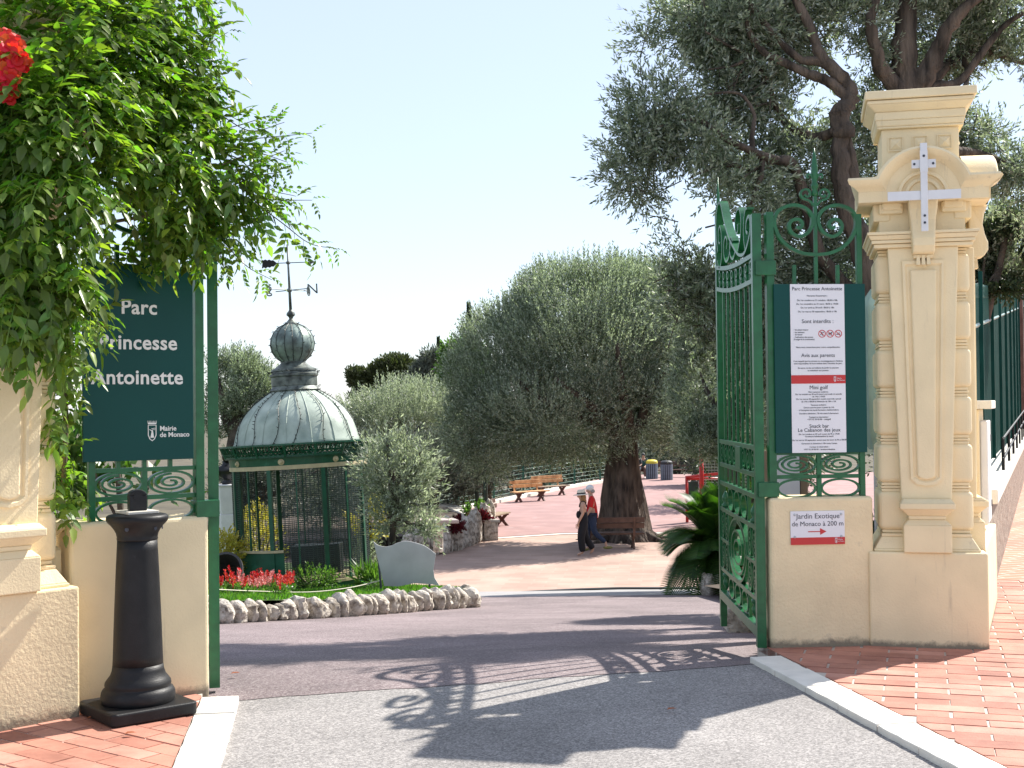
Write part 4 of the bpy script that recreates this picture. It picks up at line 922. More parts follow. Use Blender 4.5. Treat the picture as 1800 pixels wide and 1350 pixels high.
def shrub(name, label, cat, c, r, n, m, ll=.06, lw=.03, sl=.18, K=9, group=None, cut=-.4, stems=True):
    t = thing(name, label, cat, c, 0, group); P, D = blob_points([(0,0,r[2],r[0],r[1],r[2])], n, .3, 2.5, cut, rnd.uniform(0,9)); D = D+[0,0,.5]; P[:,2] = np.maximum(P[:,2], .02)
    crown('foliage', t, [shoots(P-unit(D)*sl*.6, D, sl, K, ll, lw)], m)
    if stems:
        k = MB()
        for i in range(6): a = rnd.uniform(0,6.28); k.tube([(0,0,-.05),(r[0]*.2*cos(a), r[1]*.2*sin(a), r[2]*.5),(r[0]*.5*cos(a), r[1]*.5*sin(a), r[2]*1.2)], [.018,.012,.006], 5)
        k.build('stem', barkd, t)
    return t
def gp_(px, d, dz=0): x = (px-900)/F*d; return (x, d, lawn_z(x, d)+dz)
shrub('golden_shrub', 'yellow leaved shrub between the gate and the kiosk', 'shrub', gp_(392,20.3), (.42,.4,.5), 420, yellow_leaf, .055, .032)
shrub('golden_shrub', 'yellow shrub seen through the wire of the kiosk', 'shrub', gp_(452,23.5), (.45,.4,.75), 380, yellow_leaf, .055, .032)
shrub('green_shrub', 'low dark green shrub at the foot of the kiosk', 'shrub', gp_(548,19.75), (.42,.2,.18), 160, fresh_leaf, .05, .022)
shrub('strap_leaf_clump', 'clump of bright strap leaves under the small olive', 'plant', gp_(650,19.9), (.25,.2,.12), 60, fresh_leaf, .3, .03, .1, 5, stems=False)
shrub('green_shrub', 'shrub against the right side of the kiosk wire', 'shrub', gp_(640,22.2), (.3,.3,.5), 220, olive_pale, .05, .02)
shrub('citrus_bush', 'bush with yellow green leaves behind the small olive', 'shrub', gp_(648,22.4,.9), (.35,.3,.35), 150, yellow_leaf, .07, .04)
for i, (px, d, w_) in enumerate(((790,34.6,.5),(815,36.0,.5),(838,37.6,.45))):
    x = (px-900)/F*d; shrub('red_bedding_plant', ['dark red bedding plant at the left of the rock walled bed','dark red bedding plant in the middle of the rock walled bed','dark red bedding plant at the right of the rock walled bed'][i], 'flower', (x, d, -1.75), (w_*.8,.3,.13), 110, redleaf, .09, .05)
shrub('green_shrub', 'green leafy plant behind the red bedding plants', 'shrub', ((832-900)/F*38.8, 38.8, -1.75), (.35,.3,.25), 110, fresh_leaf, .09, .05)
# tipped pot
c = gp_(396,18.9,.0); t = thing('tipped_pot', 'black round pot lying tipped over among the red flowers', 'pot', (c[0], c[1], c[2]+.3), 0); t.rotation_euler = (radians(62), radians(-14), 0)
MB().lathe([(.17,-.35),(.23,-.1),(.26,.1),(.285,.1),(.285,.14),(.25,.14),(.245,.1),(.21,-.1),(.15,-.33)], 32).build('pot_wall', mat('dark_pot', (.05,.045,.045), .6, .2, 9), t, smooth=False)
MB().lathe([(.0,-.2),(.2,-.2)], 24).build('pot_soil', soil, t)
# bust on a pale plinth
c = gp_(398,25.5); t = thing('bust', 'dark bronze bust on a white stone pedestal behind yellow shrub', 'bust', c, radians(20))
zb_ = at(398,912,25.5).z-c[2]; zt_ = at(398,851,25.5).z-c[2]
stonew = mat('white_stone', (.62,.61,.6), .6, .08, 5)
MB().box(-.2,.2,-.2,.2,-.1,.25).frustum((-.15,.15,-.15,.15,.25),(-.14,.14,-.14,.14,zb_+.1)).frustum((-.13,.13,-.13,.13,zb_+.1),(-.17,.17,-.17,.17,zt_-.04)).box(-.19,.19,-.19,.19,zt_-.04,zt_).build('pedestal', stonew, t, bevel=.015)
bz_ = mat('bronze', (.03,.03,.032), .35, .3, 8, .2, 30, metal=.6)
k = MB().lathe([(.09,0),(.1,.04),(.06,.08),(.08,.12),(.2,.2),(.25,.27),(.22,.33),(.1,.37),(.075,.42),(.085,.46)], 20); 
for i, p in enumerate(k.v): k.v[i] = (p[0]*1.1, p[1]*.65, p[2]+zt_)
k.build('shoulders', bz_, t, smooth=True)
k = MB().ell((0,-.015,zt_+.56),(.105,.13,.15), 16, 12); k.ell((0,-.145,zt_+.55),(.02,.03,.035), 8, 6); k.ell((0,.03,zt_+.62),(.115,.125,.11), 12, 8); k.build('head', bz_, t, smooth=True)
# thin rope along the lawn
k = MB(); rp2 = [gp_(372,15.2,.12), gp_(450,16.3,.08), gp_(540,17.0,.07), gp_(610,17.6,.1), gp_(664,18.2,.16)]; k.tube(catmull(rp2,6), .008, 6)
o = k.build('lawn_rope', mat('rope', (.6,.57,.45), .8, .1, 30)); tag(o, 'thin pale rope strung along the lawn edge', 'rope')
# grey metal plate
c0 = at(660,953,18.3); D_ = 18.3
def pm(X, Y): p = at(540+X/4.354, 740+Y/4.354, D_); return (p.x, p.z)
out_ = [pm(590,1262)]+[pm(X,Y) for X, Y in ((507,922),)]+[pm(X,Y) for X, Y in catmull([(540,950),(590,962),(640,955),(690,932),(760,920),(840,935),(910,962),(985,1018)],4)]+[pm(X,Y) for X, Y in ((975,1080),(965,1140),(975,1200),(1012,1260))]
out_ += [pm(X,Y) for X, Y in ((960,1250),(820,1240),(700,1265))]
cx = sum(p[0] for p in out_)/len(out_); g0 = lawn_z(cx, D_); t = thing('metal_plate', 'wavy edged grey metal plate standing on the lawn', 'sculpture', (cx, D_, g0), 0)
MB().prism([(p[0]-cx, p[1]-g0) for p in out_], -.012, .012).build('sheet', galv, t)
MB().tube([(-.36,.03,-.2),(-.42,.05,.55)], .018, 6).build('prop', darkink, t); MB().tube([(.3,.02,-.3),(.32,.1,.35)], .018, 6).build('prop', darkink, t)

# ------------------------------------------------------------------ cycad
c = Vector((3.72, 23.6, -1.85)); t = thing('cycad', 'spiky dark green cycad beside the open gate leaf', 'cycad', c, 0)
k = MB().lathe([(.2,0),(.22,.3),(.2,.65),(.12,.8),(0,.85)], 12); k.build('trunk', barkd, t)
def frond(L, droop, nleaf=52):
    V = []; Q = []; pts = []
    for i in range(nleaf+1): s = i/nleaf; pts.append(np.array([L*s*(1-.12*s), 0, .28*L*sin(s*1.7)-droop*L*s*s]))
    n = 0
    for i in range(3, nleaf):
        p = pts[i]; tdir = unit((pts[i+1]-pts[i-1])[None])[0]; l = .3*min(1, (i-1)/6)*min(1, (nleaf-i+2)/8)+.05
        for s in (-1,1):
            d = unit((tdir*.75+np.array([0,s*1.0,.28]))[None])[0]; tip = p+d*l; wv = tdir*.017
            V += [p-wv, p+wv, tip]; Q.append([n,n+1,n+2]); n += 3
    for i in range(nleaf):
        for s in (-1,1): pass
    for i in range(0, nleaf, 2):
        a, b2 = pts[i], pts[min(nleaf,i+2)]; w2 = np.array([0,.011*(1-i/nleaf)+.003,0]); V += [a-w2,a+w2,b2+w2]; Q.append([n,n+1,n+2]); V += [a-w2,b2+w2,b2-w2]; Q.append([n+3,n+4,n+5]); n += 6
    return np_mesh('frond', np.array(V), np.array(Q), cycad_leaf)
fr = [frond(1.25,.12), frond(1.2,.45), frond(1.15,.85), frond(1.0,-.15)]
for i in range(84):
    lv = i/84; a = i*2.399+rnd.uniform(-.2,.2); o = link('frond', fr[3] if lv > .85 else fr[0] if lv > .55 else fr[1] if lv > .25 else fr[2], t)
    o.location = (.06*cos(a), .06*sin(a), .72+.15*lv); el = -.25+lv*1.25; o.rotation_euler = Euler((rnd.uniform(-.25,.25), -el, a), 'XYZ'); s = rnd.uniform(.85,1.1); o.scale = (s,s,s)
# ------------------------------------------------------------------ trees
def shadowy(P): return P
# big clipped olive in front of the court
c = at(1098,950,37.2); base = Vector((c.x, 37.2, ZT)); t = thing('olive_tree', 'big round headed olive with a thick trunk by the court', 'tree', base)
rg = random.Random(21); k = MB()
def trunk(mb, prof, n=28, seed=1, lobes=7, amp=.16):
    rg = random.Random(seed); ph = [rg.uniform(0,6.28) for _ in range(6)]; vs = []; m = len(prof)
    for j, (z, cx, cy, r) in enumerate(prof):
        for i in range(n):
            a = 2*pi*i/n; q = 1+amp*(.6*sin(a*lobes+ph[0]+z*.8)+.5*sin(a*4+ph[1]-z*1.3)+.35*sin(a*11+ph[2]+z*2))
            vs.append((cx+r*q*cos(a), cy+r*q*sin(a), z))
    mb.add(vs, [(j*n+i, j*n+(i+1) % n, (j+1)*n+(i+1) % n, (j+1)*n+i) for j in range(m-1) for i in range(n)])
trunk(k, [(-.1,0,0,.98),(.08,0,0,.84),(.3,-.02,0,.72),(.7,-.05,0,.65),(1.2,-.06,0,.59),(1.7,-.05,0,.52),(2.1,-.03,0,.47),(2.5,0,0,.42),(2.9,.02,0,.4),(3.2,.0,0,.36)], 36, 3)
for a in range(7):
    an = a*.9+.3; k.tube([(cos(an)*.55,sin(an)*.55,.25),(cos(an)*.95,sin(an)*.95,.06),(cos(an)*1.45,sin(an)*1.45,-.04)], [.2,.12,.04], 8)
for i in range(9):
    a = i*.7; branch(k, [(0,0,2.7),(.6*cos(a),.6*sin(a),3.4),(1.5*cos(a)-.4,1.4*sin(a),4.1+.3*sin(i)),(2.5*cos(a)-.8,2.2*sin(a),5.0+.6*sin(i*2))], .26, .06, 8, 4, .25, rg)
k.build('trunk', barkm, t, smooth=True)
rel = lambda px, py, d: at(px, py, d)-base
def pb(px, py, d, rpx, rz=None, ry=None):
    q = rel(px, py, d); s = d/F; return (q.x, q.y, q.z, rpx*s, (ry or rpx)*s, (rz or rpx)*s)
bl_ = [pb(1040,600,37.2,170,140), pb(1000,560,38,120,95), pb(1120,560,37.4,120,105), pb(905,650,37.6,110,130), pb(1180,640,37.2,95,120), pb(960,720,36.4,130,85), pb(1100,715,36.2,110,70), pb(845,740,37.4,62,75), pb(1190,735,37,70,60), pb(1060,540,38,150,85), pb(865,790,37.2,48,50), pb(1010,760,37.2,110,55), pb(1230,690,37.6,45,70), pb(1215,600,37.8,50,70), pb(835,680,37.6,60,65), pb(815,755,37.2,42,60), pb(880,600,38,70,70)]
P, D = blob_points(bl_, 22000, .62, 1.1, -.5, 2.0); up = np.clip((P[:,2]-2.0)/5,0,1)[:,None]; D = D*(1.0)+np.array([0,0,1.0])*(.5+1.0*up)
L_ = nr.uniform(.3,.62,len(P)); cr = [shoots(P-unit(D)*.2, D, L_, 13, .09, .03, .75)]
P2, D2 = blob_points(bl_, 6000, .1, 1.0, -.5, 5.0); cr.append(shoots(P2, D2+nr.normal(size=D2.shape)*.6, .4, 10, .09, .03))
crown('crown', t, cr, olive)

def simple_tree(name, label, px, py, d, blobs, n, m, zb, tr=.18, seed=1, ll=.09, lw=.03, K=11, sl=.4, cut=-.3, upb=.7, group=None, lean=0, bark=None):
    """tree whose crown is given as blobs (px, py, radius px, vertical radius px) at depth d"""
    g0 = at(px, py, d); base = Vector((g0.x, d, zb)); t = thing(name, label, 'tree', base, 0, group); rg = random.Random(seed); k = MB()
    bs = []
    for (bx, by, rx, rz) in blobs:
        q = at(bx, by, d)-base; s = d/F; bs.append((q.x, q.y+rg.uniform(-.3,.3)*rx*s, q.z, rx*s, rx*s*.9, rz*s))
    top = max(bs, key=lambda q: q[5]*q[3]); h = max(.5, top[2]-top[5]*.5)
    branch(k, [(0,0,-.2),(lean*.3,0,h*.4),(top[0]*.5+lean*.2,0,h*.8),(top[0]*.8,top[1]*.8,h+.3)], tr, tr*.6, 10, 4, .2, rg)
    for q in bs: branch(k, [(top[0]*.4,0,h*.75),(q[0]*.7,q[1]*.6,q[2]*.8+h*.15),(q[0],q[1],q[2]+q[5]*.3)], tr*.5, tr*.12, 7, 4, .25, rg)
    k.build('trunk', bark or barkd, t, smooth=True)
    P, D = blob_points(bs, n, .45, 1.6/max(.5, d/30), cut, seed*1.7); D = D+np.array([0,0,1.0])*upb
    crown('crown', t, [shoots(P-unit(D)*sl*.5, D, nr.uniform(.6,1.3,len(P))*sl, K, ll, lw, .85)], m); return t
# small pale olive beside the kiosk
sx = at(690,1025,19.6)
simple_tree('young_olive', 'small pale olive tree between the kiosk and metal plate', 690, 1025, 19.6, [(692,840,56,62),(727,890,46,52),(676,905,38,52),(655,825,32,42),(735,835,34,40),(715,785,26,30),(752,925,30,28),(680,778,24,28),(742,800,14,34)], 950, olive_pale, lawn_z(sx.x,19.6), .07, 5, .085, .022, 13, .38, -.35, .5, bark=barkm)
simple_tree('olive_tree', 'olive tree behind the left side of the kiosk', 405, 930, 31, [(420,680,62,55),(385,720,40,50),(455,690,45,45),(380,660,30,40),(420,640,40,25)], 2300, olive, -2.0, .22, 6, .085, .026, 12, .42, -.3, 1.0)
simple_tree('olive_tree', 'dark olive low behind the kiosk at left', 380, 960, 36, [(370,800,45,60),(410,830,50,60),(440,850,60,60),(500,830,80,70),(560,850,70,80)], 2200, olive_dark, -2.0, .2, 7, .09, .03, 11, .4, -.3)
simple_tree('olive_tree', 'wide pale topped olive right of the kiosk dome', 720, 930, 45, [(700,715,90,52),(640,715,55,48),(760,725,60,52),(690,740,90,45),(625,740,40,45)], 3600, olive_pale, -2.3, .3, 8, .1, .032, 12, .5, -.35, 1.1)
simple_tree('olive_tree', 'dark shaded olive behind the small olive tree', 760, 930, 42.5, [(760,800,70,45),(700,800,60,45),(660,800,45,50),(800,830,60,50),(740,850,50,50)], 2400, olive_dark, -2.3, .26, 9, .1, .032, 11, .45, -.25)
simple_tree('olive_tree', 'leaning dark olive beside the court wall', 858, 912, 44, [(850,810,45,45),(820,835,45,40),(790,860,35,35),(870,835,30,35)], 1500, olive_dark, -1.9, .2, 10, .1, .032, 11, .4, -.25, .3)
k_ = 0
LB = ['dense dark tree behind the far left of the court fence','dense dark tree behind the middle of the court fence','dense dark tree behind the far end of the court','dense dark tree rising above the waste bins','dense dark tree behind the red post','dark tree farthest right behind the gate leaf', 'dark tree low behind the kiosk wire','dark tree behind the rock walled bed']
for i, (px, d, zb, bl2) in enumerate(((900,64,-2.4,[(880,790,70,60),(930,800,70,60)]),(985,72,-2.4,[(990,790,80,65),(1040,790,60,55)]),(1110,82,-2.4,[(1100,780,80,70),(1150,760,70,70)]),(1190,78,-2.4,[(1190,780,60,55),(1230,760,60,70)]),(1250,62,-2.4,[(1250,800,55,55),(1230,760,60,70),(1290,800,70,70)]),(1320,50,-2.4,[(1300,760,90,120),(1380,760,90,110)]),(560,52,-2.3,[(520,880,110,80),(620,880,80,70)]),(700,56,-2.3,[(680,900,80,60),(760,890,70,60),(820,880,60,50)]))):
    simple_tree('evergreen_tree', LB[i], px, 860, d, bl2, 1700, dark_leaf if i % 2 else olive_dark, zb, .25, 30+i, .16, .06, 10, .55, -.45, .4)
# far hillside: umbrella pine, mixed trees, cypresses
b = MB(); n = 24
for j in range(10):
    for i in range(n):
        x = -140+i*20; y = 150+j*30; hgt = -8+34*math.exp(-((x-60)/70)**2)*min(1,j/6)*1.0+3*sin(i*1.7+j)*.3; b.v.append((x, y, hgt-3))
for j in range(9):
    for i in range(n-1): b.f.append((j*n+i,j*n+i+1,(j+1)*n+i+1,(j+1)*n+i))
struct(b.build('hillside', mat('hill_green', (.03,.045,.02), .95, .4, .15, .6, .4)))
simple_tree('umbrella_pine', 'broad rounded pine on the skyline left of the olive', 695, 760, 150, [(700,655,38,24),(665,668,30,20),(725,668,22,22),(690,640,18,8)], 2200, pine_leaf, -3, .5, 51, .55, .2, 9, 1.1, -.6, .6)
simple_tree('umbrella_pine', 'small low pine at the left end of the skyline', 625, 760, 150, [(628,672,22,16),(612,690,20,14)], 900, pine_leaf, -3, .4, 52, .55, .2, 9, 1.1, -.6, .6)
simple_tree('hill_tree', 'feathery grey green tree on the skyline', 765, 760, 140, [(760,650,22,26),(785,640,22,28),(745,665,16,18)], 900, olive_dark, -3, .4, 53, .6, .16, 8, 1.4, -.1, .5)
simple_tree('hill_tree', 'bright green tree on the skyline beside the big olive', 812, 760, 130, [(805,625,26,26),(825,640,30,40),(795,650,22,30)], 1100, fresh_leaf, -3, .4, 54, .5, .2, 9, 1.1, -.5, .5)
for lab, px, yt, hw, d in (('tall cypress tip rising behind the big olive crown',826,540,9,120),('tiny cypress on the skyline',772,599,4,150)):
    g0 = at(px, 760, d); base = Vector((g0.x, d, -3)); t = thing('cypress', lab, 'tree', base); H = at(px, yt, d).z+3; r = hw*d/F
    zz = nr.uniform(0,1,2200)**.7; a = nr.uniform(0,6.28,2200); rr = r*(1-zz)**.85*nr.uniform(.6,1,2200); P = np.stack([rr*np.cos(a), rr*np.sin(a), H*.25+zz*H*.75],1); D = np.stack([np.cos(a)*.3, np.sin(a)*.3, np.ones_like(a)],1)
    crown('crown', t, [leaves_from(P, D, .6, .18)], dark_leaf); MB().tube([(0,0,0),(0,0,H*.5)], [.3,.15], 8).build('trunk', barkd, t)

# ------------------------------------------------------------------ the old olive over the right-hand railing
DT = 12.5
def A(px, py, dd=0): return at(px, py, DT+dd)
g0 = A(1570,900); base = Vector((g0.x, DT, zg(DT)+.3)); t = thing('old_olive_tree', 'gnarled old olive spreading above the right gate pillar', 'tree', base)
rg = random.Random(77); k = MB()
def limb(pts, r0, r1, n=10): branch(k, [tuple(A(*p)-base) for p in pts], r0*.84, r1*.55, n, 5, .16, rg)
limb([(1585,960),(1580,860),(1562,700),(1545,560),(1520,450),(1490,370),(1478,300),(1478,240),(1480,195)], .2, .125, 14)
limb([(1482,240),(1476,200),(1492,180),(1490,150),(1462,120),(1440,95),(1425,50),(1400,0),(1390,-40)], .13, .06)
limb([(1490,370),(1500,330),(1495,280),(1485,230)], .1, .08)
limb([(1600,940,.5),(1605,700,.6),(1600,400,.6),(1595,200,.5),(1590,100,.5),(1592,0,.5),(1590,-60,.5)], .24, .17, 14)
limb([(1600,190,.5),(1570,150,.4),(1545,110,.3),(1530,40,.2),(1545,-20,.2)], .14, .07)
limb([(1600,170,.5),(1640,110,.4),(1660,60,.3),(1700,10,.2),(1760,-30,.1)], .16, .07)
limb([(1610,180,.5),(1660,120,.9),(1720,90,1.0),(1800,110,1.1)], .1, .05)
limb([(1606,178,.5),(1645,150,.5),(1690,140,.6),(1760,50,.6),(1820,10,.6)], .08, .04)
limb([(1690,96,.95),(1702,130,.8),(1690,165,.4)], .05, .03)
limb([(1492,172),(1455,142),(1420,130),(1380,110),(1340,90),(1315,50),(1320,10)], .075, .04)
limb([(1470,128),(1440,108),(1400,100),(1335,30),(1310,-10)], .07, .04)
limb([(1500,520,.2),(1440,440,.1),(1400,300,0),(1360,280,-.2),(1320,265,-.3),(1270,240,-.4),(1230,212,-.4),(1195,212,-.5)], .09, .03)
limb([(1365,280,-.2),(1330,300,-.2),(1290,290,-.3),(1240,300,-.4),(1210,315,-.4)], .045, .015)
limb([(1470,230,0),(1440,240,.2),(1400,230,.3),(1370,200,.3),(1340,130,.2),(1310,95,.1),(1270,75,0),(1240,55,0)], .065, .02)
limb([(1322,270,-.3),(1322,235,-.25),(1325,200,-.2),(1300,165,-.2),(1250,165,-.3),(1220,175,-.3)], .035, .014)
limb([(1318,100,.12),(1290,115,0),(1245,122,-.1)], .025, .012)
limb([(1340,270,-.2),(1335,320,-.3),(1300,380,-.3),(1240,400,-.4)], .045, .015)
limb([(1545,560,0),(1500,520,-.3),(1440,530,-.4),(1400,560,-.4)], .05, .02)
limb([(1620,260,.6),(1720,270,1.2),(1800,300,1.6)], .09, .04)
k.build('trunk', barkm, t, smooth=True)
def ob(px, py, rx, rz, dd=0): q = A(px, py, dd)-base; s = DT/F; return (q.x, q.y, q.z, rx*s, rx*s*.9, rz*s)
ob_ = [ob(1180,90,75,75), ob(1240,30,90,60,.3), ob(1330,60,100,80,.4), ob(1170,180,75,65,-.2), ob(1130,235,55,28,-.3), ob(1230,240,70,55,-.3), ob(1300,170,80,60), ob(1150,330,45,45,-.3), ob(1210,360,85,70,-.2), ob(1290,330,80,70), ob(1230,450,90,60), ob(1160,420,50,40,-.1), ob(1330,430,80,80,.2), ob(1420,300,75,80,.5), ob(1400,180,75,60,.6), ob(1450,60,90,70,.6), ob(1420,430,80,80,.5), ob(1500,120,80,80,.8), ob(1540,240,70,90,1.0), ob(1540,30,90,60,.9), ob(1650,60,100,80,1.2), ob(1760,130,90,90,1.2), ob(1770,250,90,80,1.4), ob(1700,200,70,70,1.4), ob(1770,360,80,80,1.6), ob(1770,30,90,60,1.0), ob(1480,480,80,70,.5), ob(1340,560,90,80,.6), ob(1220,540,70,60,.5), ob(1260,620,60,80,.8), ob(1280,10,120,80,1.5), ob(1420,-60,140,60,.5), ob(1600,-60,160,60,.5), ob(1760,-60,120,60,.5), ob(1130,300,60,50,-.2), ob(1170,500,60,55,.2), ob(1280,500,80,80,.4), ob(1380,620,70,90,.8), ob(1320,250,90,80,.6), ob(1250,140,80,60,.5), ob(1480,240,70,70,1.3)]
P, D = blob_points(ob_, 14500, .25, 2.7, -.06, 1.0, 1.8); D = D*.8+nr.normal(size=D.shape)*.7+np.array([0,0,.15])
crown('crown', t, [shoots(P, D, nr.uniform(.14,.34,len(P)), 13, .068, .0195, .8)], olive)
tw = MB()
for i in range(0, 700): q = P[i]; d = unit(D[i][None])[0]; tw.tube([tuple(q-d*.22), tuple(q-d*.05+nr.normal(size=3)*.02), tuple(q+d*.22)], [.006,.0045,.002], 4)
stuff(tw.build('twigs', barkm, t))
# trees and shrubs filling the bed behind railing and gate
simple_tree('olive_tree', 'olive with grey green crown behind the open gate leaf', 1290, 900, 27, [(1290,620,85,110),(1230,680,60,90),(1330,700,80,110),(1240,590,60,60),(1240,770,50,40)], 6000, olive, -1.6, .2, 61, .08, .026, 12, .36, -.3)
simple_tree('bay_tree', 'dark leafy tree right behind the pillar by the pavement', 1640, 900, 16, [(1700,420,90,90),(1770,440,70,60),(1560,500,80,120),(1450,600,90,110),(1560,700,60,120),(1420,720,70,100)], 4200, olive, -.6, .14, 62, .075, .03, 11, .3, -.2)
simple_tree('bay_tree', 'lighter leafy tree over the street fence at right edge', 1690, 900, 15.5, [(1760,480,50,40),(1790,420,50,50),(1750,440,40,40)], 900, dark_leaf, -.2, .06, 65, .075, .03, 10, .28, -.2)
for i, (px, d, r, lab) in enumerate(((1395,11.5,.45,'dark shrub behind the left half of the notice railing'),(1480,11.8,.5,'dark shrub behind the right half of the notice railing'),(1545,12.2,.5,'dark shrub tucked between railing and right pillar'),(1300,25.5,1.0,'leafy shrub behind the cycad'))):
    x = (px-900)/F*d; shrub('green_shrub', lab, 'shrub', (x, d, zg(d)+.25), (r,r*.8,r*.75 if d < 20 else 1.2), 420, dark_leaf if i < 3 else cycad_leaf, .07, .03, .22, 10)
simple_tree('leafy_shrub', 'shrub of broad green leaves behind the left railing', 230, 900, 8.6, [(200,840,70,60),(150,820,60,70),(260,860,70,40)], 260, fresh_leaf, 0, .03, 63, .1, .05, 8, .25, -.4)
# ------------------------------------------------------------------ the trumpet vine on the left
def leaflet(V, Q, o, d, s, l, w_):
    """pointed leaflet folded along its midrib: o base, d axis, s side direction"""
    d = unit(d[None])[0]; s = unit((s-d*np.dot(s,d))[None])[0]; nn = np.cross(d, s); k = len(V)
    for f, w2, h in ((0,0,0),(.3,.5,.12),(.3,-.5,.12),(.38,0,-.03),(.68,.36,.05),(.68,-.36,.05),(1,0,-.12)):
        V.append(o+d*l*f+s*w_*w2+nn*w_*h-np.array([0,0,.12*l*f*f]))
    Q += [[k,k+1,k+3],[k,k+3,k+2],[k+1,k+4,k+3],[k+2,k+3,k+5],[k+3,k+4,k+6],[k+3,k+6,k+5]]
def compound(L=.2, pairs=4, ll=.062, lw=.033, droop=.5, rg=random):
    """pinnate leaf along +X, drooping"""
    V = []; Q = []
    def p(s): return np.array([L*s, 0, .04*L*sin(s*3)-droop*L*s*s])
    for i in range(pairs):
        s = .28+.66*i/(pairs-.5); o = p(s); t_ = p(s+.05)-p(s-.05); t_ = t_/np.linalg.norm(t_)
        for q in (-1,1):
            d = t_*.62+np.array([0,q*.9,-.18+rg.uniform(-.2,.2)]); leaflet(V, Q, o, d, np.array([q*-.6,.5,0.1])*1.0+t_*0+np.array([rg.uniform(-.1,.1),0,rg.uniform(-.3,.3)]), ll*(1-.1*abs(i-pairs/2))*rg.uniform(.85,1.1), lw)
    leaflet(V, Q, p(1), p(1)-p(.9), np.array([0,1,.1]), ll*1.15, lw*1.05)
    for i in range(4):
        a, b2 = p(i/4), p((i+1)/4); k = len(V); w2 = np.array([0,.0018,0]); V += [a-w2,a+w2,b2+w2,b2-w2]; Q += [[k,k+1,k+2],[k,k+2,k+3]]
    return np.array(V), np.array(Q)
rgv = random.Random(4); lv = [compound(rgv.uniform(.15,.22), rgv.choice([3,4,4]), rgv.uniform(.05,.066), rgv.uniform(.028,.036), rgv.uniform(.15,.8), rgv) for _ in range(6)]
vb0 = at(60, 640, 6.9); vt = thing('trumpet_vine', 'leafy green trumpet vine smothering the left pillar and railing', 'climber', (vb0.x, 6.95, 0))
VO = np.array([vb0.x, 6.95, 0])
def vb(px, py, d, rx, rz, ry=None): q = at(px, py, d); return (q.x-VO[0], q.y-VO[1], q.z-VO[2], rx/F*d, (ry or rx*.7)/F*d, rz/F*d)
vbl = [vb(70,110,6.5,150,140), vb(190,70,6.8,110,90), vb(60,300,6.3,150,140), vb(200,240,6.7,130,120), vb(275,165,7.0,72,75), vb(295,300,6.9,85,70), vb(375,300,7.0,50,42), vb(250,360,6.9,110,60), vb(65,440,6.25,112,85), vb(30,515,6.15,75,55), vb(95,530,6.2,48,42), vb(125,430,6.7,70,50), vb(-60,200,6.4,120,200), vb(180,-40,6.9,180,70), vb(-40,430,6.2,90,110), vb(330,395,6.95,50,35), vb(105,640,6.85,22,45), vb(112,740,6.9,16,60), vb(105,850,6.95,20,55), vb(125,590,6.5,24,40), vb(330,110,7.0,45,45), vb(60,480,6.05,75,70), vb(40,350,6.05,90,80), vb(10,560,6.05,60,50), vb(60,200,6.2,110,90), vb(105,690,6.8,30,50), vb(100,800,6.88,26,60)]
P, D = blob_points(vbl, 3300, .55, 3.0, -.45, 4.0); keep = (P[:,2] > .95) | (P[:,0] > .05); P, D = P[keep], D[keep]
depth = P[:,1]-.35*D[:,1]*0; face = -D[:,1]; score = face*.5-P[:,1]*.6
front = np.argsort(-(score+nr.uniform(0,.35,len(P)))); 
inview = [i for i in front if 0 < 900+(P[i][0]+VO[0])/(P[i][1]+VO[1])*F < 620 and -20 < 715-(P[i][2]-1.6)/(P[i][1]+VO[1])*F < 900]
big = inview[:230]; bigset = set(big)
def frame(d, rg):
    x = Vector(d).normalized(); up = Vector((rg.uniform(-.3,.3), rg.uniform(-.3,.3), 1)); y = up.cross(x).normalized(); z = x.cross(y); return Matrix((x, y, z)).transposed()
lm = [np_mesh('leaf', v, q, vine_leaf) for v, q in lv]
def leafdir(i): return D[i]*1.0+nr.normal(size=3)*.45+np.array([.12,-.15,-.15])
for i in big:
    o = link('leaf', rgv.choice(lm), vt); o.location = P[i]; o.rotation_euler = frame(leafdir(i), rgv).to_euler(); s = rgv.uniform(1.0,1.5); o.scale = (s,s,s)
Vs = []; Qs = []; n = 0
def put(pos, d, s):
    global n
    v, q = rgv.choice(lv); M = np.array(frame(d, rgv)); w_ = (v*s)@M.T+pos; Vs.append(w_); Qs.append(q+n); n += len(v)
for i in range(len(P)):
    if i not in bigset: put(P[i], leafdir(i), rgv.uniform(.75,1.35))
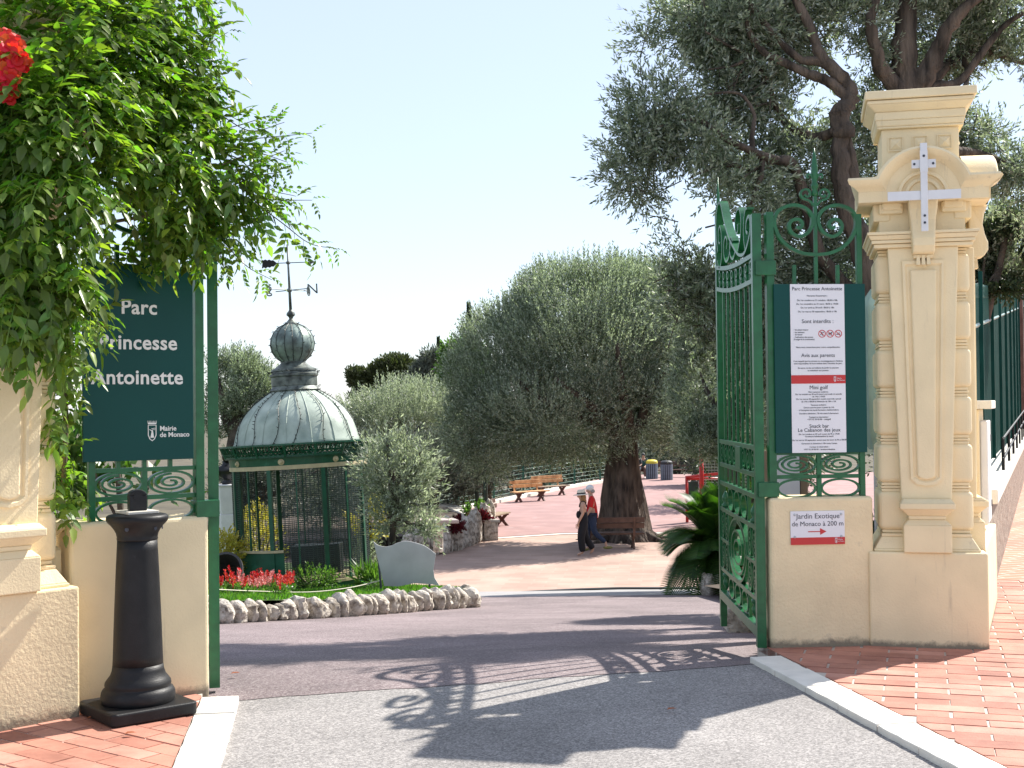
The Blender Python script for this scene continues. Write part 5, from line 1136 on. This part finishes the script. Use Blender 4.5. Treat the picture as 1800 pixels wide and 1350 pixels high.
# long whippy shoots reaching out over the sky
st_ = MB(); arms = [[(350,330,6.9),(400,345,7),(440,390,7),(452,440,7)],[(350,260,6.9),(420,280,7),(470,330,7),(520,345,7)],[(300,180,6.9),(380,200,7),(440,230,7),(500,215,7)],[(280,120,6.9),(340,130,7),(372,190,7)],[(260,60,6.9),(300,20,7),(385,5,7)],[(390,290,6.95),(450,270,7),(505,285,7)],[(370,330,6.95),(410,390,7),(398,450,7)],[(330,350,6.9),(370,380,6.95),(395,480,7)],[(90,500,6.15),(130,520,6.1),(178,575,6.0)],[(100,560,6.2),(120,620,6.15),(150,660,6.1)],[(230,160,6.8),(310,110,6.9),(400,57,6.95)],[(250,90,6.9),(320,60,7),(385,45,7)],[(200,40,6.9),(260,0,7),(300,-40,7)],[(330,230,6.9),(400,225,7),(475,203,7)],[(330,250,6.9),(430,245,7),(548,234,7.05)],[(380,320,7),(440,290,7),(500,265,7)],[(400,330,7),(450,310,7),(492,303,7)],[(420,330,7),(470,350,7),(548,352,7)],[(400,300,7),(450,355,7),(500,395,7),(545,428,7),(592,437,7.05)],[(330,360,6.9),(380,410,7),(430,465,7),(478,492,7)],[(300,140,6.9),(370,60,7),(340,150,7)],[(370,200,6.9),(355,190,7),(372,165,7)],[(240,280,6.5),(290,290,6.5),(330,275,6.6)],[(20,510,6.1),(90,520,6.05),(165,570,6.0)],[(330,170,6.9),(380,150,7),(372,110,7.0)]]
for a in arms:
    Q3 = [at(*p)-Vector(VO) for p in a]; C3 = catmull([tuple(q) for q in Q3], 8); st_.tube(C3, [.0045*(1-.65*i/len(C3)) for i in range(len(C3))], 5)
    for i, p in enumerate(C3):
        f = i/len(C3); pos = np.array(p)
        tdir = np.array(C3[min(i+1,len(C3)-1)])-np.array(C3[max(i-1,0)]); tdir = tdir/np.linalg.norm(tdir)
        if i % 3 == 1:
            for q in (-1,1):
                d = tdir*.7+np.cross(tdir,[0,1,0])*q*.8+nr.normal(size=3)*.25+np.array([0,0,-.25]); put(pos, d, (1.25-.8*f)*rgv.uniform(.8,1.15))
k = MB()
for a, r in (([(60,1000,7.0),(80,800,7.0),(100,600,6.95),(120,400,6.9),(160,200,6.9)],.022),([(110,900,7.0),(115,700,6.95),(90,500,6.8),(60,300,6.7)],.014),([(160,200,6.9),(240,270,6.8),(330,260,6.9)],.01),([(120,400,6.9),(250,380,6.9),(360,340,7)],.01),([(190,272,6.45),(240,285,6.45),(270,270,6.5)],.006)):
    k.tube(catmull([tuple(at(*p)-Vector(VO)) for p in a], 6), r, 7)
k.v += []; k.build('stem', mat('vine_stem', (.16,.12,.07), .85, .2, 12), vt, smooth=True)
stuff(st_.build('shoots', mat('green_stem', (.12,.1,.05), .7, .2, 12), vt)); stuff(link('foliage', np_mesh('foliage', np.concatenate(Vs), np.concatenate(Qs), vine_leaf), vt))
# trumpet flowers
k = MB(); fl_ = []
for j, (z, r) in enumerate(((0,.006),(.03,.012),(.06,.02),(.075,.03),(.08,.045))): fl_.append((r, z))
def flowerm():
    m = MB().lathe(fl_[:4], 14)
    for p in range(5):
        a = 2*pi*p/5; Pm = [(.026,-.55,.07),(.026,0,.068),(.026,.55,.07),(.045,.62,.084),(.056,.4,.082),(.061,.0,.07),(.056,-.4,.082),(.045,-.62,.084),(.044,0,.076)]; m.add([(r*cos(a+q), r*sin(a+q), z) for r, q, z in Pm], [(0,1,8,7),(1,2,3,8),(8,3,4),(8,4,5),(8,5,6),(8,6,7)])
    return m.mesh('flower', trumpet)
fm = flowerm()
for px, py, d in ((6,78,5.95),(20,95,5.92),(38,98,5.9),(2,112,5.9),(28,118,5.9),(44,108,5.92),(8,135,5.88),(24,142,5.88),(6,158,5.9),(26,168,5.92),(-8,95,5.9),(-6,140,5.9)):
    o = link('flower', fm, vt); o.location = at(px, py, d)-Vector(VO); dd = Vector((rgv.uniform(-.3,.8), -1, rgv.uniform(-.5,.7))); o.rotation_euler = dd.to_track_quat('Z','Y').to_euler(); s = rgv.uniform(.8,1.1); o.scale = (s,s,s)

# ------------------------------------------------------------------ benches
woodo = mat('orange_wood', (.5,.24,.09), .65, .22, 5, .2, 30, col2=(.6,.36,.17)); woodb = mat('brown_wood', (.11,.06,.042), .7, .25, 6, .2, 30); woodd = mat('dark_red_wood', (.1,.035,.025), .65, .25, 6, .2, 30)
woodg = mat('weathered_wood', (.28,.2,.13), .75, .2, 6, .2, 30)
def bench(label, loc, rot, L=1.7, wm_=woodo, seatm=None, legm=woodd, back=True):
    """local x along the bench, sitter looks towards -y"""
    t = thing('bench', label, 'bench', loc, rot)
    for i in range(3): MB().box(-L/2,L/2,-.22+i*.15,-.085+i*.15,.40,.445).build('seat_plank', seatm or wm_, t, bevel=.006)
    for z in (.58,.74): MB().box(-L/2,L/2,.265+(z-.58)*.3,.3+(z-.58)*.3,z,z+.14).build('back_plank', wm_, t, bevel=.006)
    for x in (-L*.34, L*.34):
        k = MB(); k.add([(x-.03,-.26,0),(x-.03,-.14,0),(x-.03,.24,.4),(x-.03,.1,.4),(x+.03,-.26,0),(x+.03,-.14,0),(x+.03,.24,.4),(x+.03,.1,.4)], [(0,1,2,3),(7,6,5,4),(0,4,5,1),(1,5,6,2),(2,6,7,3),(3,7,4,0)])
        k.build('leg', legm, t); k = MB(); k.add([(x-.029,.26,0),(x-.029,.14,0),(x-.029,-.24,.4),(x-.029,-.1,.4),(x+.029,.26,0),(x+.029,.14,0),(x+.029,-.24,.4),(x+.029,-.1,.4)], [(3,2,1,0),(4,5,6,7),(1,5,4,0),(2,6,5,1),(3,7,6,2),(0,4,7,3)]); k.build('leg', legm, t)
        MB().box(x-.03,x+.03,-.24,.26,.36,.4).build('cross_beam', legm, t); k = MB(); k.add([(x-.03,.22,.36),(x+.03,.22,.36),(x+.03,.35,.88),(x-.03,.35,.88),(x-.03,.28,.36),(x+.03,.28,.36),(x+.03,.39,.88),(x-.03,.39,.88)], [(0,1,2,3),(7,6,5,4),(0,4,5,1),(1,5,6,2),(2,6,7,3),(3,7,4,0)]); k.build('back_post', wm_, t)
    return t
def gz(px, py): r = R3 @ Vector(((px-900)/F, -(py-675)/F, -1.0)); d = (ZT-EYE)/(r.z/r.y); return Vector((r.x/r.y*d, d, ZT))
q = gz(932,882); bench('orange plank bench by the fence, the nearer of two', q, radians(38), 1.75, woodo)
q = gz(966,873); bench('orange plank bench by the fence, the farther of two', q+Vector((.1,.4,0)), radians(38), 1.75, woodo, woodg)
q = gz(872,927); bench('dark brown bench end on beside the low stone ledge', q, radians(70), 1.6, woodb, woodg)
q = gz(1068,955); bench('brown bench in front of the big olive trunk', (q.x, 35.0, ZT), radians(182), 1.75, woodb, woodb, woodb)
q = gz(1215,848); bench('faded bench beyond the waste bins', (q.x+.4, 69, ZT), radians(0), 3.6, woodb, woodb)

# ------------------------------------------------------------------ court fence, ledge, pergola posts
fp = [gz(760,905), gz(805,897), gz(868,885), gz(920,874), gz(967,864), gz(1010,856), gz(1055,849), gz(1100,843)]
t = thing('court_fence', 'green wire fence with posts along the court', 'fence', fp[0]); fgreen = mat('fence_green', (.01,.09,.06), .4, .15, 5)
f0 = fp[0]; wmsh = MB(); kb = MB(); HF = 1.62
for p in fp:
    MB().box(-.045,.045,-.045,.045,0,HF).build('post', fgreen, t).location = p-f0
for a, e in zip(fp, fp[1:]):
    A_, E_ = a-f0, e-f0
    for i in range(9): z = .12+i*.18; wmsh.tube([A_+Vector((0,0,z)), E_+Vector((0,0,z))], .0075, 4)
    nv = max(3, int((E_-A_).length/.6))
    for i in range(1, nv): q = A_+(E_-A_)*(i/nv); wmsh.tube([q+Vector((0,0,.1)), q+Vector((0,0,HF-.05))], .006, 3)
    dn = (E_-A_).normalized(); nn = Vector((dn.y,-dn.x,0)); kb.add([A_-nn*.12+Vector((0,0,.14)), E_-nn*.12+Vector((0,0,.14)), E_+nn*.2+Vector((0,0,.14)), A_+nn*.2+Vector((0,0,.14)), A_+nn*.2, E_+nn*.2], [(0,1,2,3),(3,2,5,4)])
stuff(wmsh.build('wire', mat('wire_green', (.06,.17,.12), .4, .15, 5), t)); kb.build('base_kerb', kerbm, t)
# stone ledge (seat wall) with two posts of a pergola
la, lb_, lc = gz(803,905)+Vector((0,0,.75)), gz(866,950), gz(838,930)
t = thing('stone_ledge', 'low stone seat wall with pale top beside the flower bed', 'ledge', (lb_.x, lb_.y, ZT)); pth = [(0,0),(-.5,1.8),(-1.35,5.2),(-1.8,6.8)]
k = MB(); kt = MB()
for (x0,y0),(x1,y1) in zip(pth, pth[1:]):
    k.slab([(x0-.24,y0),(x0+.16,y0),(x1+.16,y1),(x1-.24,y1)], 0, .52); kt.slab([(x0-.3,y0-.03),(x0+.22,y0-.03),(x1+.22,y1),(x1-.3,y1)], .523, .6)
k.build('wall_body', rockm, t); kt.build('coping', mat('pale_coping', (.5,.46,.4), .8, .2, 3, .3, 20), t, bevel=.01)
for lab, px, y0, y1, d in (('dark green post nearer the bench on the stone ledge',854,912,770,41.5),('dark green post farther along the stone ledge',839,905,775,43.5)):
    a = at(px, y0, d); t = thing('pergola_post', lab, 'post', (a.x, d, a.z-.3)); MB().lathe([(.1,0),(.1,.05),(.07,.08),(.07,2.9),(.085,2.92),(.085,3.0)], 14).build('shaft', mat('dark_green_post', (.012,.03,.02), .45, .2, 6), t, auto=30); MB().box(-.12,.12,-.12,.12,-.02,.03).build('base_plate', darkink, t)
t = thing('stone_slab', 'pale pinkish flat slab behind the small olive', 'slab', at(770,915,30), 0); MB().slab([(-.55,-.3),(.5,-.25),(.35,.35),(-.5,.3)], -.05, .03).build('top', mat('pink_stone', (.4,.32,.3), .8, .15, 4), t, bevel=.01)
MB().box(-.12,.1,.05,.25,-.75,-.05).build('support', rockm, t)

# ------------------------------------------------------------------ waste bins, red barrier
bing = mat('bin_slat_grey', (.16,.2,.25), .55, .15, 6); biny = mat('bin_yellow', (.6,.5,.05), .5, .1, 6); bind = mat('bin_dark', (.02,.022,.025), .6, .2, 6)
for lab, px, py, lid in (('grey slatted waste bin with a yellow lid',1146,842,biny),('grey slatted waste bin with a dark lid',1172,844,bind)):
    q = gz(px, py); t = thing('waste_bin', lab, 'bin', q)
    MB().lathe([(.26,.03),(.26,.78),(.24,.78)], 20).build('liner', bind, t)
    sl_ = MB().box(-.035,.035,-.03,-.0,.02,.82).mesh('slat', bing)
    for i in range(18): o = link('slat', sl_, t); a = 2*pi*i/18; o.location = (.285*cos(a), .285*sin(a), 0); o.rotation_euler = (0,0,a+pi/2)
    MB().lathe([(.31,.82),(.32,.86),(.3,.95),(.2,1.02),(0,1.04)], 24).build('lid', lid, t, auto=40)
redm = mat('red_paint', (.5,.025,.02), .4, .12, 6); d = 42.0
q = at(1234, 905, d); t = thing('red_barrier', 'red post and rail with dark green panel behind the cycad', 'barrier', (q.x, d, ZT))
def bz(py): return at(1234, py, d).z-ZT
MB().tube([(0,0,0),(0,0,bz(788))], .075, 12).build('post', redm, t, smooth=True)
MB().tube([(-.42,.5,0),(-.42,.5,bz(838))], .05, 10).build('post', redm, t, smooth=True)
MB().tube([(-.42,.5,bz(840)),(0,.1,bz(836)),(.9,-.3,bz(830))], .045, 10).build('rail', redm, t, smooth=True); MB().tube([(-.42,.5,bz(843)),(.9,.5,bz(843))], .045, 10).build('rail', redm, t, smooth=True)
MB().box(-.38,-.06,.4,.45,.1,bz(848)).build('panel', mat('dark_panel', (.015,.05,.04), .5, .2, 6), t)
k = MB()
for i in range(14): z = bz(870)+i*.1; k.tube([(.05,.1,z),(1.6,.1,z)], .008, 4)
for i in range(16): k.tube([(.05+i*.1,.1,0.1),(.05+i*.1,.1,bz(770))], .006, 4)
stuff(k.build('wire', mat('pale_wire', (.25,.35,.3), .4, .1, 6), t))

# ------------------------------------------------------------------ along the street at the right
sdir = Vector((.385,.923)); snr = Vector((.923,-.385)); ang = atan2(.923,.385)
Q0 = Vector((3.22, 8.85))
def wl(s, off=0): p = Q0+sdir*s+snr*off; return p
t = thing('street_wall', 'cream wall base and rough stone wall along the sloping pavement', 'wall', (Q0.x, Q0.y, 0), ang)      # local x along the street, -y towards it
MB().box(-.35,1.5,-.05,.4,-.06,.63).build('cream_base', cream, t, bevel=.012)
MB().box(1.5,48,.0,.45,-.06,.78).build('stone_face', mat('rough_stone', (.3,.24,.19), .9, .3, 6, 1.0, 12, stain=((.12,.1,.08), 8, .5, .6), bdist=.05), t)
MB().box(1.5,48,-.07,.5,.783,.9).build('coping', kerbm, t, bevel=.01)
t = thing('meter_pier', 'cream pier with flat white cap beside the right pillar', 'pier', (Q0.x, Q0.y, 0), ang)
MB().box(.55,1.2,.02,.36,.632,1.545).build('shaft', cream, t, bevel=.008); MB().box(.5,1.26,-.07,.42,1.548,1.61).build('cap', kerbm, t, bevel=.006)
MB().box(.62,1.12,-.035,.019,.70,1.46).build('meter_door', mat('white_plastic', (.7,.7,.7), .45, .04, 5), t, bevel=.01)
for z in (.8,1.3): MB().box(1.07,1.09,-.042,-.035,z,z+.05).build('door_lock', darkink, t)
t = thing('street_fence', 'dark green ribbed fence with curled top along the pavement', 'fence', (Q0.x, Q0.y, 0), ang); fdark = mat('street_fence_green', (.008,.06,.05), .75, .2, 5, spec=.15)
def ft(s): return 2.05+.075*s
k = MB()
for i in range(300):
    s = 1.6+i*.15; k.box(s,s+.06,.19,.23,.9,ft(s))
stuff(k.build('ribs', fdark, t)); k = MB(); k.add([(1.55,.24,.9),(48,.24,.9),(48,.24,ft(48)),(1.55,.24,ft(1.55))], [(0,1,2,3)]); k.build('sheet', fdark, t)
for i in range(15): s = 1.6+i*3.0; MB().box(s,s+.06,.15,.19,.9,ft(s)+.55).build('post', fdark, t)
k = MB().tube([(1.55,.2,ft(1.55)),(48,.2,ft(48))], .025, 6); k.build('rail', mat('rail_pale_green', (.2,.3,.27), .4, .1, 5), t)
cu_ = MB().sweep(catmull([(0,0),(.0,.2),(.03,.36),(.1,.42),(.16,.37),(.15,.3),(.1,.3)],5), .02, .03).mesh('curl', mat('curl_green', (.04,.13,.1), .5, .15, 5))
for i in range(90): s = 1.6+i*.26; o = link('curl', cu_, t); o.location = (s,.2,ft(s))
k = MB().tube([(1.55,.2,ft(1.55)+.3),(48,.2,ft(48)+.3)], .014, 6); k.build('rail', fdark, t)
t = thing('hand_railing', 'black pipe railing low on the street wall', 'railing', (Q0.x, Q0.y, 0), ang)
for z in (1.02,1.22): MB().tube([(4.5,-.02,z),(22,-.02,z+.25)], .013, 8).build('pipe', blackiron, t)
for i in range(8): MB().tube([(4.6+i*2.2,-.02,.88),(4.6+i*2.2,-.02,1.24+.02*i)], .016, 6).build('upright', blackiron, t)
q = at(1782, 700, 33); t = thing('stone_pier', 'brown stone pier with moulded cap at the right edge', 'pier', (q.x, 33, 0), ang); bst = mat('brown_stone', (.16,.09,.07), .8, .25, 5, .4, 20)
zt2 = at(1790,452,33).z; MB().box(-.26,.26,-.26,.26,-.1,zt2-.4).build('shaft', bst, t); MB().box(-.3,.3,-.3,.3,zt2-.4,zt2-.3).frustum((-.3,.3,-.3,.3,zt2-.3),(-.38,.38,-.38,.38,zt2-.18)).box(-.4,.4,-.4,.4,zt2-.18,zt2-.1).frustum((-.38,.38,-.38,.38,zt2-.1),(-.1,.1,-.1,.1,zt2+.08)).build('cap', bst, t)
# folded parasol and small cabinet behind the railing
q = at(1541, 900, 11.2); t = thing('folded_parasol', 'pale green folded parasol behind the right railing', 'parasol', (q.x, 11.2, zg(11.2)+.25)); pz = zg(11.2)+.25
k = MB(); n = 20; prof_ = [(.05,at(1541,790,11.2).z-pz),(.11,at(1541,760,11.2).z-pz),(.13,at(1541,640,11.2).z-pz),(.1,at(1541,560,11.2).z-pz),(.12,at(1541,540,11.2).z-pz),(.02,at(1541,508,11.2).z-pz)]
for r, z in prof_:
    for i in range(n): a = 2*pi*i/n; rr = r*(1+.25*sin(a*8)); k.v.append((rr*cos(a), rr*sin(a), z))
k.f = [(j*n+i, j*n+(i+1) % n, (j+1)*n+(i+1) % n, (j+1)*n+i) for j in range(len(prof_)-1) for i in range(n)]
k.build('canopy', mat('parasol_cloth', (.3,.42,.36), .7, .12, 6), t, smooth=True); MB().tube([(0,0,-.1),(0,0,prof_[0][1])], .022, 8).build('pole', galv, t)
q = at(1395, 900, 13); t = thing('notice_cabinet', 'white panel on brown posts behind the railing scrolls', 'cabinet', (q.x, 13, zg(13)+.3)); z0 = at(1395,885,13).z-zg(13)-.3; z1 = at(1395,792,13).z-zg(13)-.3
MB().box(-.26,.06,-.03,.03,z0,z1).build('panel', white, t); MB().box(.07,.14,-.04,.04,0,z1).build('post', woodg, t); MB().box(-.33,-.27,-.04,.04,0,z1).build('post', woodg, t)

# ------------------------------------------------------------------ people
def skinned(name, J, E, m, parent, root, sub=2):
    """one continuous surface grown round a posed skeleton: J joint -> (x,y,z,radius)"""
    names = list(J); me = bpy.data.meshes.new(name); me.from_pydata([J[k][:3] for k in names], [(names.index(a), names.index(c)) for a, c in E], []); me.materials.append(m)
    o = link(name, me, parent); md = o.modifiers.new('skin', 'SKIN'); md.use_smooth_shade = True
    for i, k in enumerate(names):
        s = me.skin_vertices[0].data[i]; r = J[k][3]; s.radius = r if isinstance(r, tuple) else (r, r); s.use_root = (k == root)
    sb = o.modifiers.new('sub', 'SUBSURF'); sb.levels = sub; sb.render_levels = sub; return o
def hand(J, E, nm, wrist, d, side):
    """palm and five fingers from the wrist along d"""
    w_ = Vector(wrist); d = Vector(d).normalized(); s = Vector(side).normalized(); p = w_+d*.07; J[nm+'_palm'] = (*p, .022); E.append((nm, nm+'_palm'))
    for i, (o, l) in enumerate(((-.03,.065),(-.01,.08),(.01,.085),(.03,.075))):
        J[f'{nm}_f{i}'] = (*(p+d*.03+s*o), .0095); J[f'{nm}_g{i}'] = (*(p+d*(.03+l)+s*o*1.2+Vector((-.01,0,0))), .007); E.append((nm+'_palm', f'{nm}_f{i}')); E.append((f'{nm}_f{i}', f'{nm}_g{i}'))
    J[nm+'_t'] = (*(p+s*-.045+d*.005), .009); E.append((nm+'_palm', nm+'_t')); J[nm+'_u'] = (*(p+s*-.06+d*.04), .008); E.append((nm+'_t', nm+'_u'))
def person(label, loc, sex):
    t = thing('person', label, 'person', loc, 0); J = {}; E = []
    man = sex == 'm'; k = 1.05 if man else 1.0
    J['pelvis'] = (0,0,.93*k,(.12,.15)); J['spine'] = (0,0,1.1*k,(.1,.13)); J['chest'] = (-.015,0,1.27*k,(.115,.155 if not man else .175)); J['neck'] = (-.02,0,1.42*k,.05); J['jaw'] = (-.045,0,1.49*k,.062); J['head'] = (-.05,0,1.57*k,(.1,.08)); J['crown'] = (-.045,0,1.66*k,.06)
    J['nose'] = (-.155,0,1.535*k,.013); E += [('pelvis','spine'),('spine','chest'),('chest','neck'),('neck','jaw'),('jaw','head'),('head','crown'),('head','nose')]
    legs = {'n': ((-.07,-.1,.5),(-.03,-.1,.1),(-.17,-.1,.035)), 'f': ((.04,.1,.5),(.26,.1,.16),(.17,.1,.05))}
    if man: legs = {'n': ((.05,-.1,.52),(.36,-.1,.24),(.36,-.1,.1)), 'f': ((-.12,.1,.52),(-.1,.1,.1),(-.25,.1,.035))}
    for s, y in (('n',-1),('f',1)):
        J['hip'+s] = (0,y*.095,.88*k,.105); kn_, an_, to_ = legs[s]; J['knee'+s] = (*kn_,.062); J['ank'+s] = (*an_,.04); J['toe'+s] = (*to_,.03)
        E += [('pelvis','hip'+s),('hip'+s,'knee'+s),('knee'+s,'ank'+s),('ank'+s,'toe'+s)]
        sw = y*(.1 if man else .06)
        J['sho'+s] = (-.005,y*(.19 if man else .165),1.37*k,.058); J['elb'+s] = (.02+sw*.6,y*(.235 if man else .205),1.12*k,.042); J['wri'+s] = (-.07+sw,y*(.235 if man else .205),.9*k,.03)
        E += [('chest','sho'+s),('sho'+s,'elb'+s),('elb'+s,'wri'+s)]; hand(J, E, 'wri'+s, J['wri'+s][:3], (-.25,0,-1), (1,0,-.2))
    body = skinned('body', J, E, skin, t, 'pelvis'); return t, J, k
def cloth(name, t, J, pairs, m, grow, root, over=None):
    keys = []; [keys.append(x) for p in pairs for x in p if x not in keys]; K = {}
    for q in keys:
        r = J[q][3]; r = r if isinstance(r, tuple) else (r, r); g = (over or {}).get(q, grow); K[q] = (*J[q][:3], (r[0]+g, r[1]+g))
    return skinned(name, K, pairs, m, t, root)
navy = mat('navy_cloth', (.006,.007,.011), .85, .2, 9); redc = mat('red_cloth', (.55,.012,.012), .8, .12, 9); denim = mat('denim', (.02,.035,.075), .85, .2, 9); straw = mat('straw', (.72,.66,.55), .8, .08, 20); hairb = mat('blond_hair', (.3,.17,.07), .6, .25, 20); hairw = mat('white_cap_cloth', (.7,.72,.74), .8, .06, 9)
gw = gz(1026, 977); t, J, k_ = person('woman in a navy jumpsuit and straw hat walking left', gw, 'f')
cloth('jumpsuit', t, J, [('chest','spine'),('spine','pelvis'),('pelvis','hipn'),('hipn','kneen'),('kneen','ankn'),('pelvis','hipf'),('hipf','kneef'),('kneef','ankf')], navy, .014, 'pelvis', {'ankn':.05,'ankf':.045,'kneen':.045,'kneef':.04,'hipn':.03,'hipf':.03,'chest':.0})
kk = MB()
for y in (-.09,.09): kk.tube(catmull([(-.1,y,1.27),(-.07,y*.95,1.38),(-.01,y*.9,1.425),(.06,y*.95,1.38),(.1,y,1.25)],4), .014, 6)
kk.build('strap', navy, t)
kk = MB().lathe([(.19,1.585),(.195,1.592),(.1,1.61),(.1,1.63),(.097,1.69),(.08,1.72),(0,1.715)], 28); 
for i, p in enumerate(kk.v): kk.v[i] = (p[0]*1.12-.045, p[1], p[2]+(p[0]-.0)*-.12*-1*.6)
kk.build('hat', straw, t, auto=50); kk = MB().lathe([(.104,1.615),(.105,1.645)], 28)
for i, p in enumerate(kk.v): kk.v[i] = (p[0]*1.12-.045, p[1], p[2]+p[0]*.072)
kk.build('hat_band', navy, t)
kk = MB().ell((.0,0,1.5),(.085,.1,.13), 14, 10); kk.ell((.045,0,1.4),(.05,.08,.1), 12, 8); kk.build('hair', hairb, t, smooth=True)
kk = MB().ell((-.13,-.12,1.08),(.06,.05,.1), 12, 8); kk.build('bag', navy, t, smooth=True)
gm = gz(1036, 972); t, J, k_ = person('man in a red shirt, jeans and white cap walking left', gm+Vector((.1,.35,0)), 'm'); J['hem'] = (0,0,.84,(.13,.17))
cloth('shirt', t, J, [('chest','spine'),('spine','pelvis'),('pelvis','hem'),('chest','shon'),('chest','shof'),('shon','elbn'),('shof','elbf')], redc, .018, 'chest', {'elbn':.012,'elbf':.012,'pelvis':.028,'spine':.03})
cloth('jeans', t, J, [('pelvis','hipn'),('hipn','kneen'),('kneen','ankn'),('pelvis','hipf'),('hipf','kneef'),('kneef','ankf')], denim, .02, 'pelvis', {'pelvis':.012})
kk = MB().ell((-.045,0,1.7),(.105,.092,.09), 16, 10); kk.ell((-.15,0,1.675),(.08,.07,.012), 12, 6); kk.build('cap', hairw, t, smooth=True)
kk = MB().ell((.02,0,1.61),(.07,.085,.06), 12, 8); kk.build('hair', mat('grey_hair', (.3,.28,.26), .7, .2, 20), t, smooth=True)
for y, q in ((-1,'n'),(1,'f')): kk = MB().ell((J['toe'+q][0]+.05, J['toe'+q][1], J['toe'+q][2]+.01),(.13,.045,.04), 12, 8); kk.build('shoe', mat('olive_shoe', (.2,.19,.05), .6, .1, 9), t, smooth=True)
def seated(label, loc, top, legm_, tone):
    t = thing('person', label, 'person', loc, radians(-15)); J = {}; E = []
    J['pelvis'] = (0,0,.53,(.13,.16)); J['spine'] = (0,.02,.72,(.11,.14)); J['chest'] = (0,-.02,.92,(.12,.17)); J['neck'] = (0,-.04,1.08,.05); J['head'] = (0,-.06,1.2,(.085,.1)); J['crown'] = (0,-.05,1.29,.06)
    E += [('pelvis','spine'),('spine','chest'),('chest','neck'),('neck','head'),('head','crown')]
    for s, x in (('n',-1),('f',1)):
        J['hip'+s] = (x*.1,0,.52,.1); J['knee'+s] = (x*.14,-.45,.53,.065); J['ank'+s] = (x*.15,-.5,.1,.042); J['toe'+s] = (x*.15,-.65,.04,.03); E += [('pelvis','hip'+s),('hip'+s,'knee'+s),('knee'+s,'ank'+s),('ank'+s,'toe'+s)]
        J['sho'+s] = (x*.19,-.02,1.0,.055); J['elb'+s] = (x*.24,-.12,.76,.042); J['wri'+s] = (x*.14,-.34,.66,.03); E += [('chest','sho'+s),('sho'+s,'elb'+s),('elb'+s,'wri'+s)]; hand(J, E, 'wri'+s, J['wri'+s][:3], (0,-1,-.3), (1,0,0))
    skinned('body', J, E, tone, t, 'pelvis'); cloth('shirt', t, J, [('chest','spine'),('spine','pelvis'),('chest','shon'),('chest','shof'),('shon','elbn'),('shof','elbf')], top, .018, 'chest')
    cloth('trousers', t, J, [('pelvis','hipn'),('hipn','kneen'),('kneen','ankn'),('pelvis','hipf'),('hipf','kneef'),('kneef','ankf')], legm_, .018, 'pelvis')
    kk = MB().ell((0,-.03,1.25),(.1,.105,.09), 12, 8); kk.build('hair', bind, t, smooth=True)
    for s in 'nf': kk = MB().ell((J['toe'+s][0], J['toe'+s][1]+.05, .05),(.05,.13,.045), 10, 8); kk.build('shoe', hairw, t, smooth=True)
g1 = gz(1122,842); seated('person in blue jeans sitting behind the olive trunk', g1+Vector((0,.4,0)), bind, denim, skin)
g1 = gz(1138,842); seated('person in brown shorts sitting beside the yellow lidded bin', g1+Vector((-.1,.9,0)), mat('teal_cloth', (.02,.08,.07), .8, .1, 9), mat('tan_cloth', (.22,.12,.09), .8, .1, 9), skin)
bench('dark bench under the two seated people', gz(1128,842)+Vector((.1,.75,0)), radians(-5), 2.2, woodb, woodb)
# litter: a few dry leaves and a manhole dot
dl = leafmat('dry_leaf', (.3,.09,.03), (.32,.12,.05), .3, .6, .3)
for lab, px, py in (('curled dry brown leaf on the red ramp by the gate post',405,1182),('small pale leaf on the shaded asphalt',1172,1245),('tiny dry leaf on the left brick pavement',218,1296),('dry leaf beside the bollard foot',152,1268)):
    r = R3 @ Vector(((px-900)/F, -(py-675)/F, -1.0)); d = -EYE/(r.z/r.y); V = []; Q = []; leaflet(V, Q, np.zeros(3), np.array([1.0,.3,.25]), np.array([0,1.0,.1]), .06, .03)
    o = link('fallen_leaf', np_mesh('fallen_leaf', np.array(V), np.array(Q), dl)); o.location = (r.x/r.y*d, d, .016 if px < 300 else -.008); tag(o, lab, 'leaf')
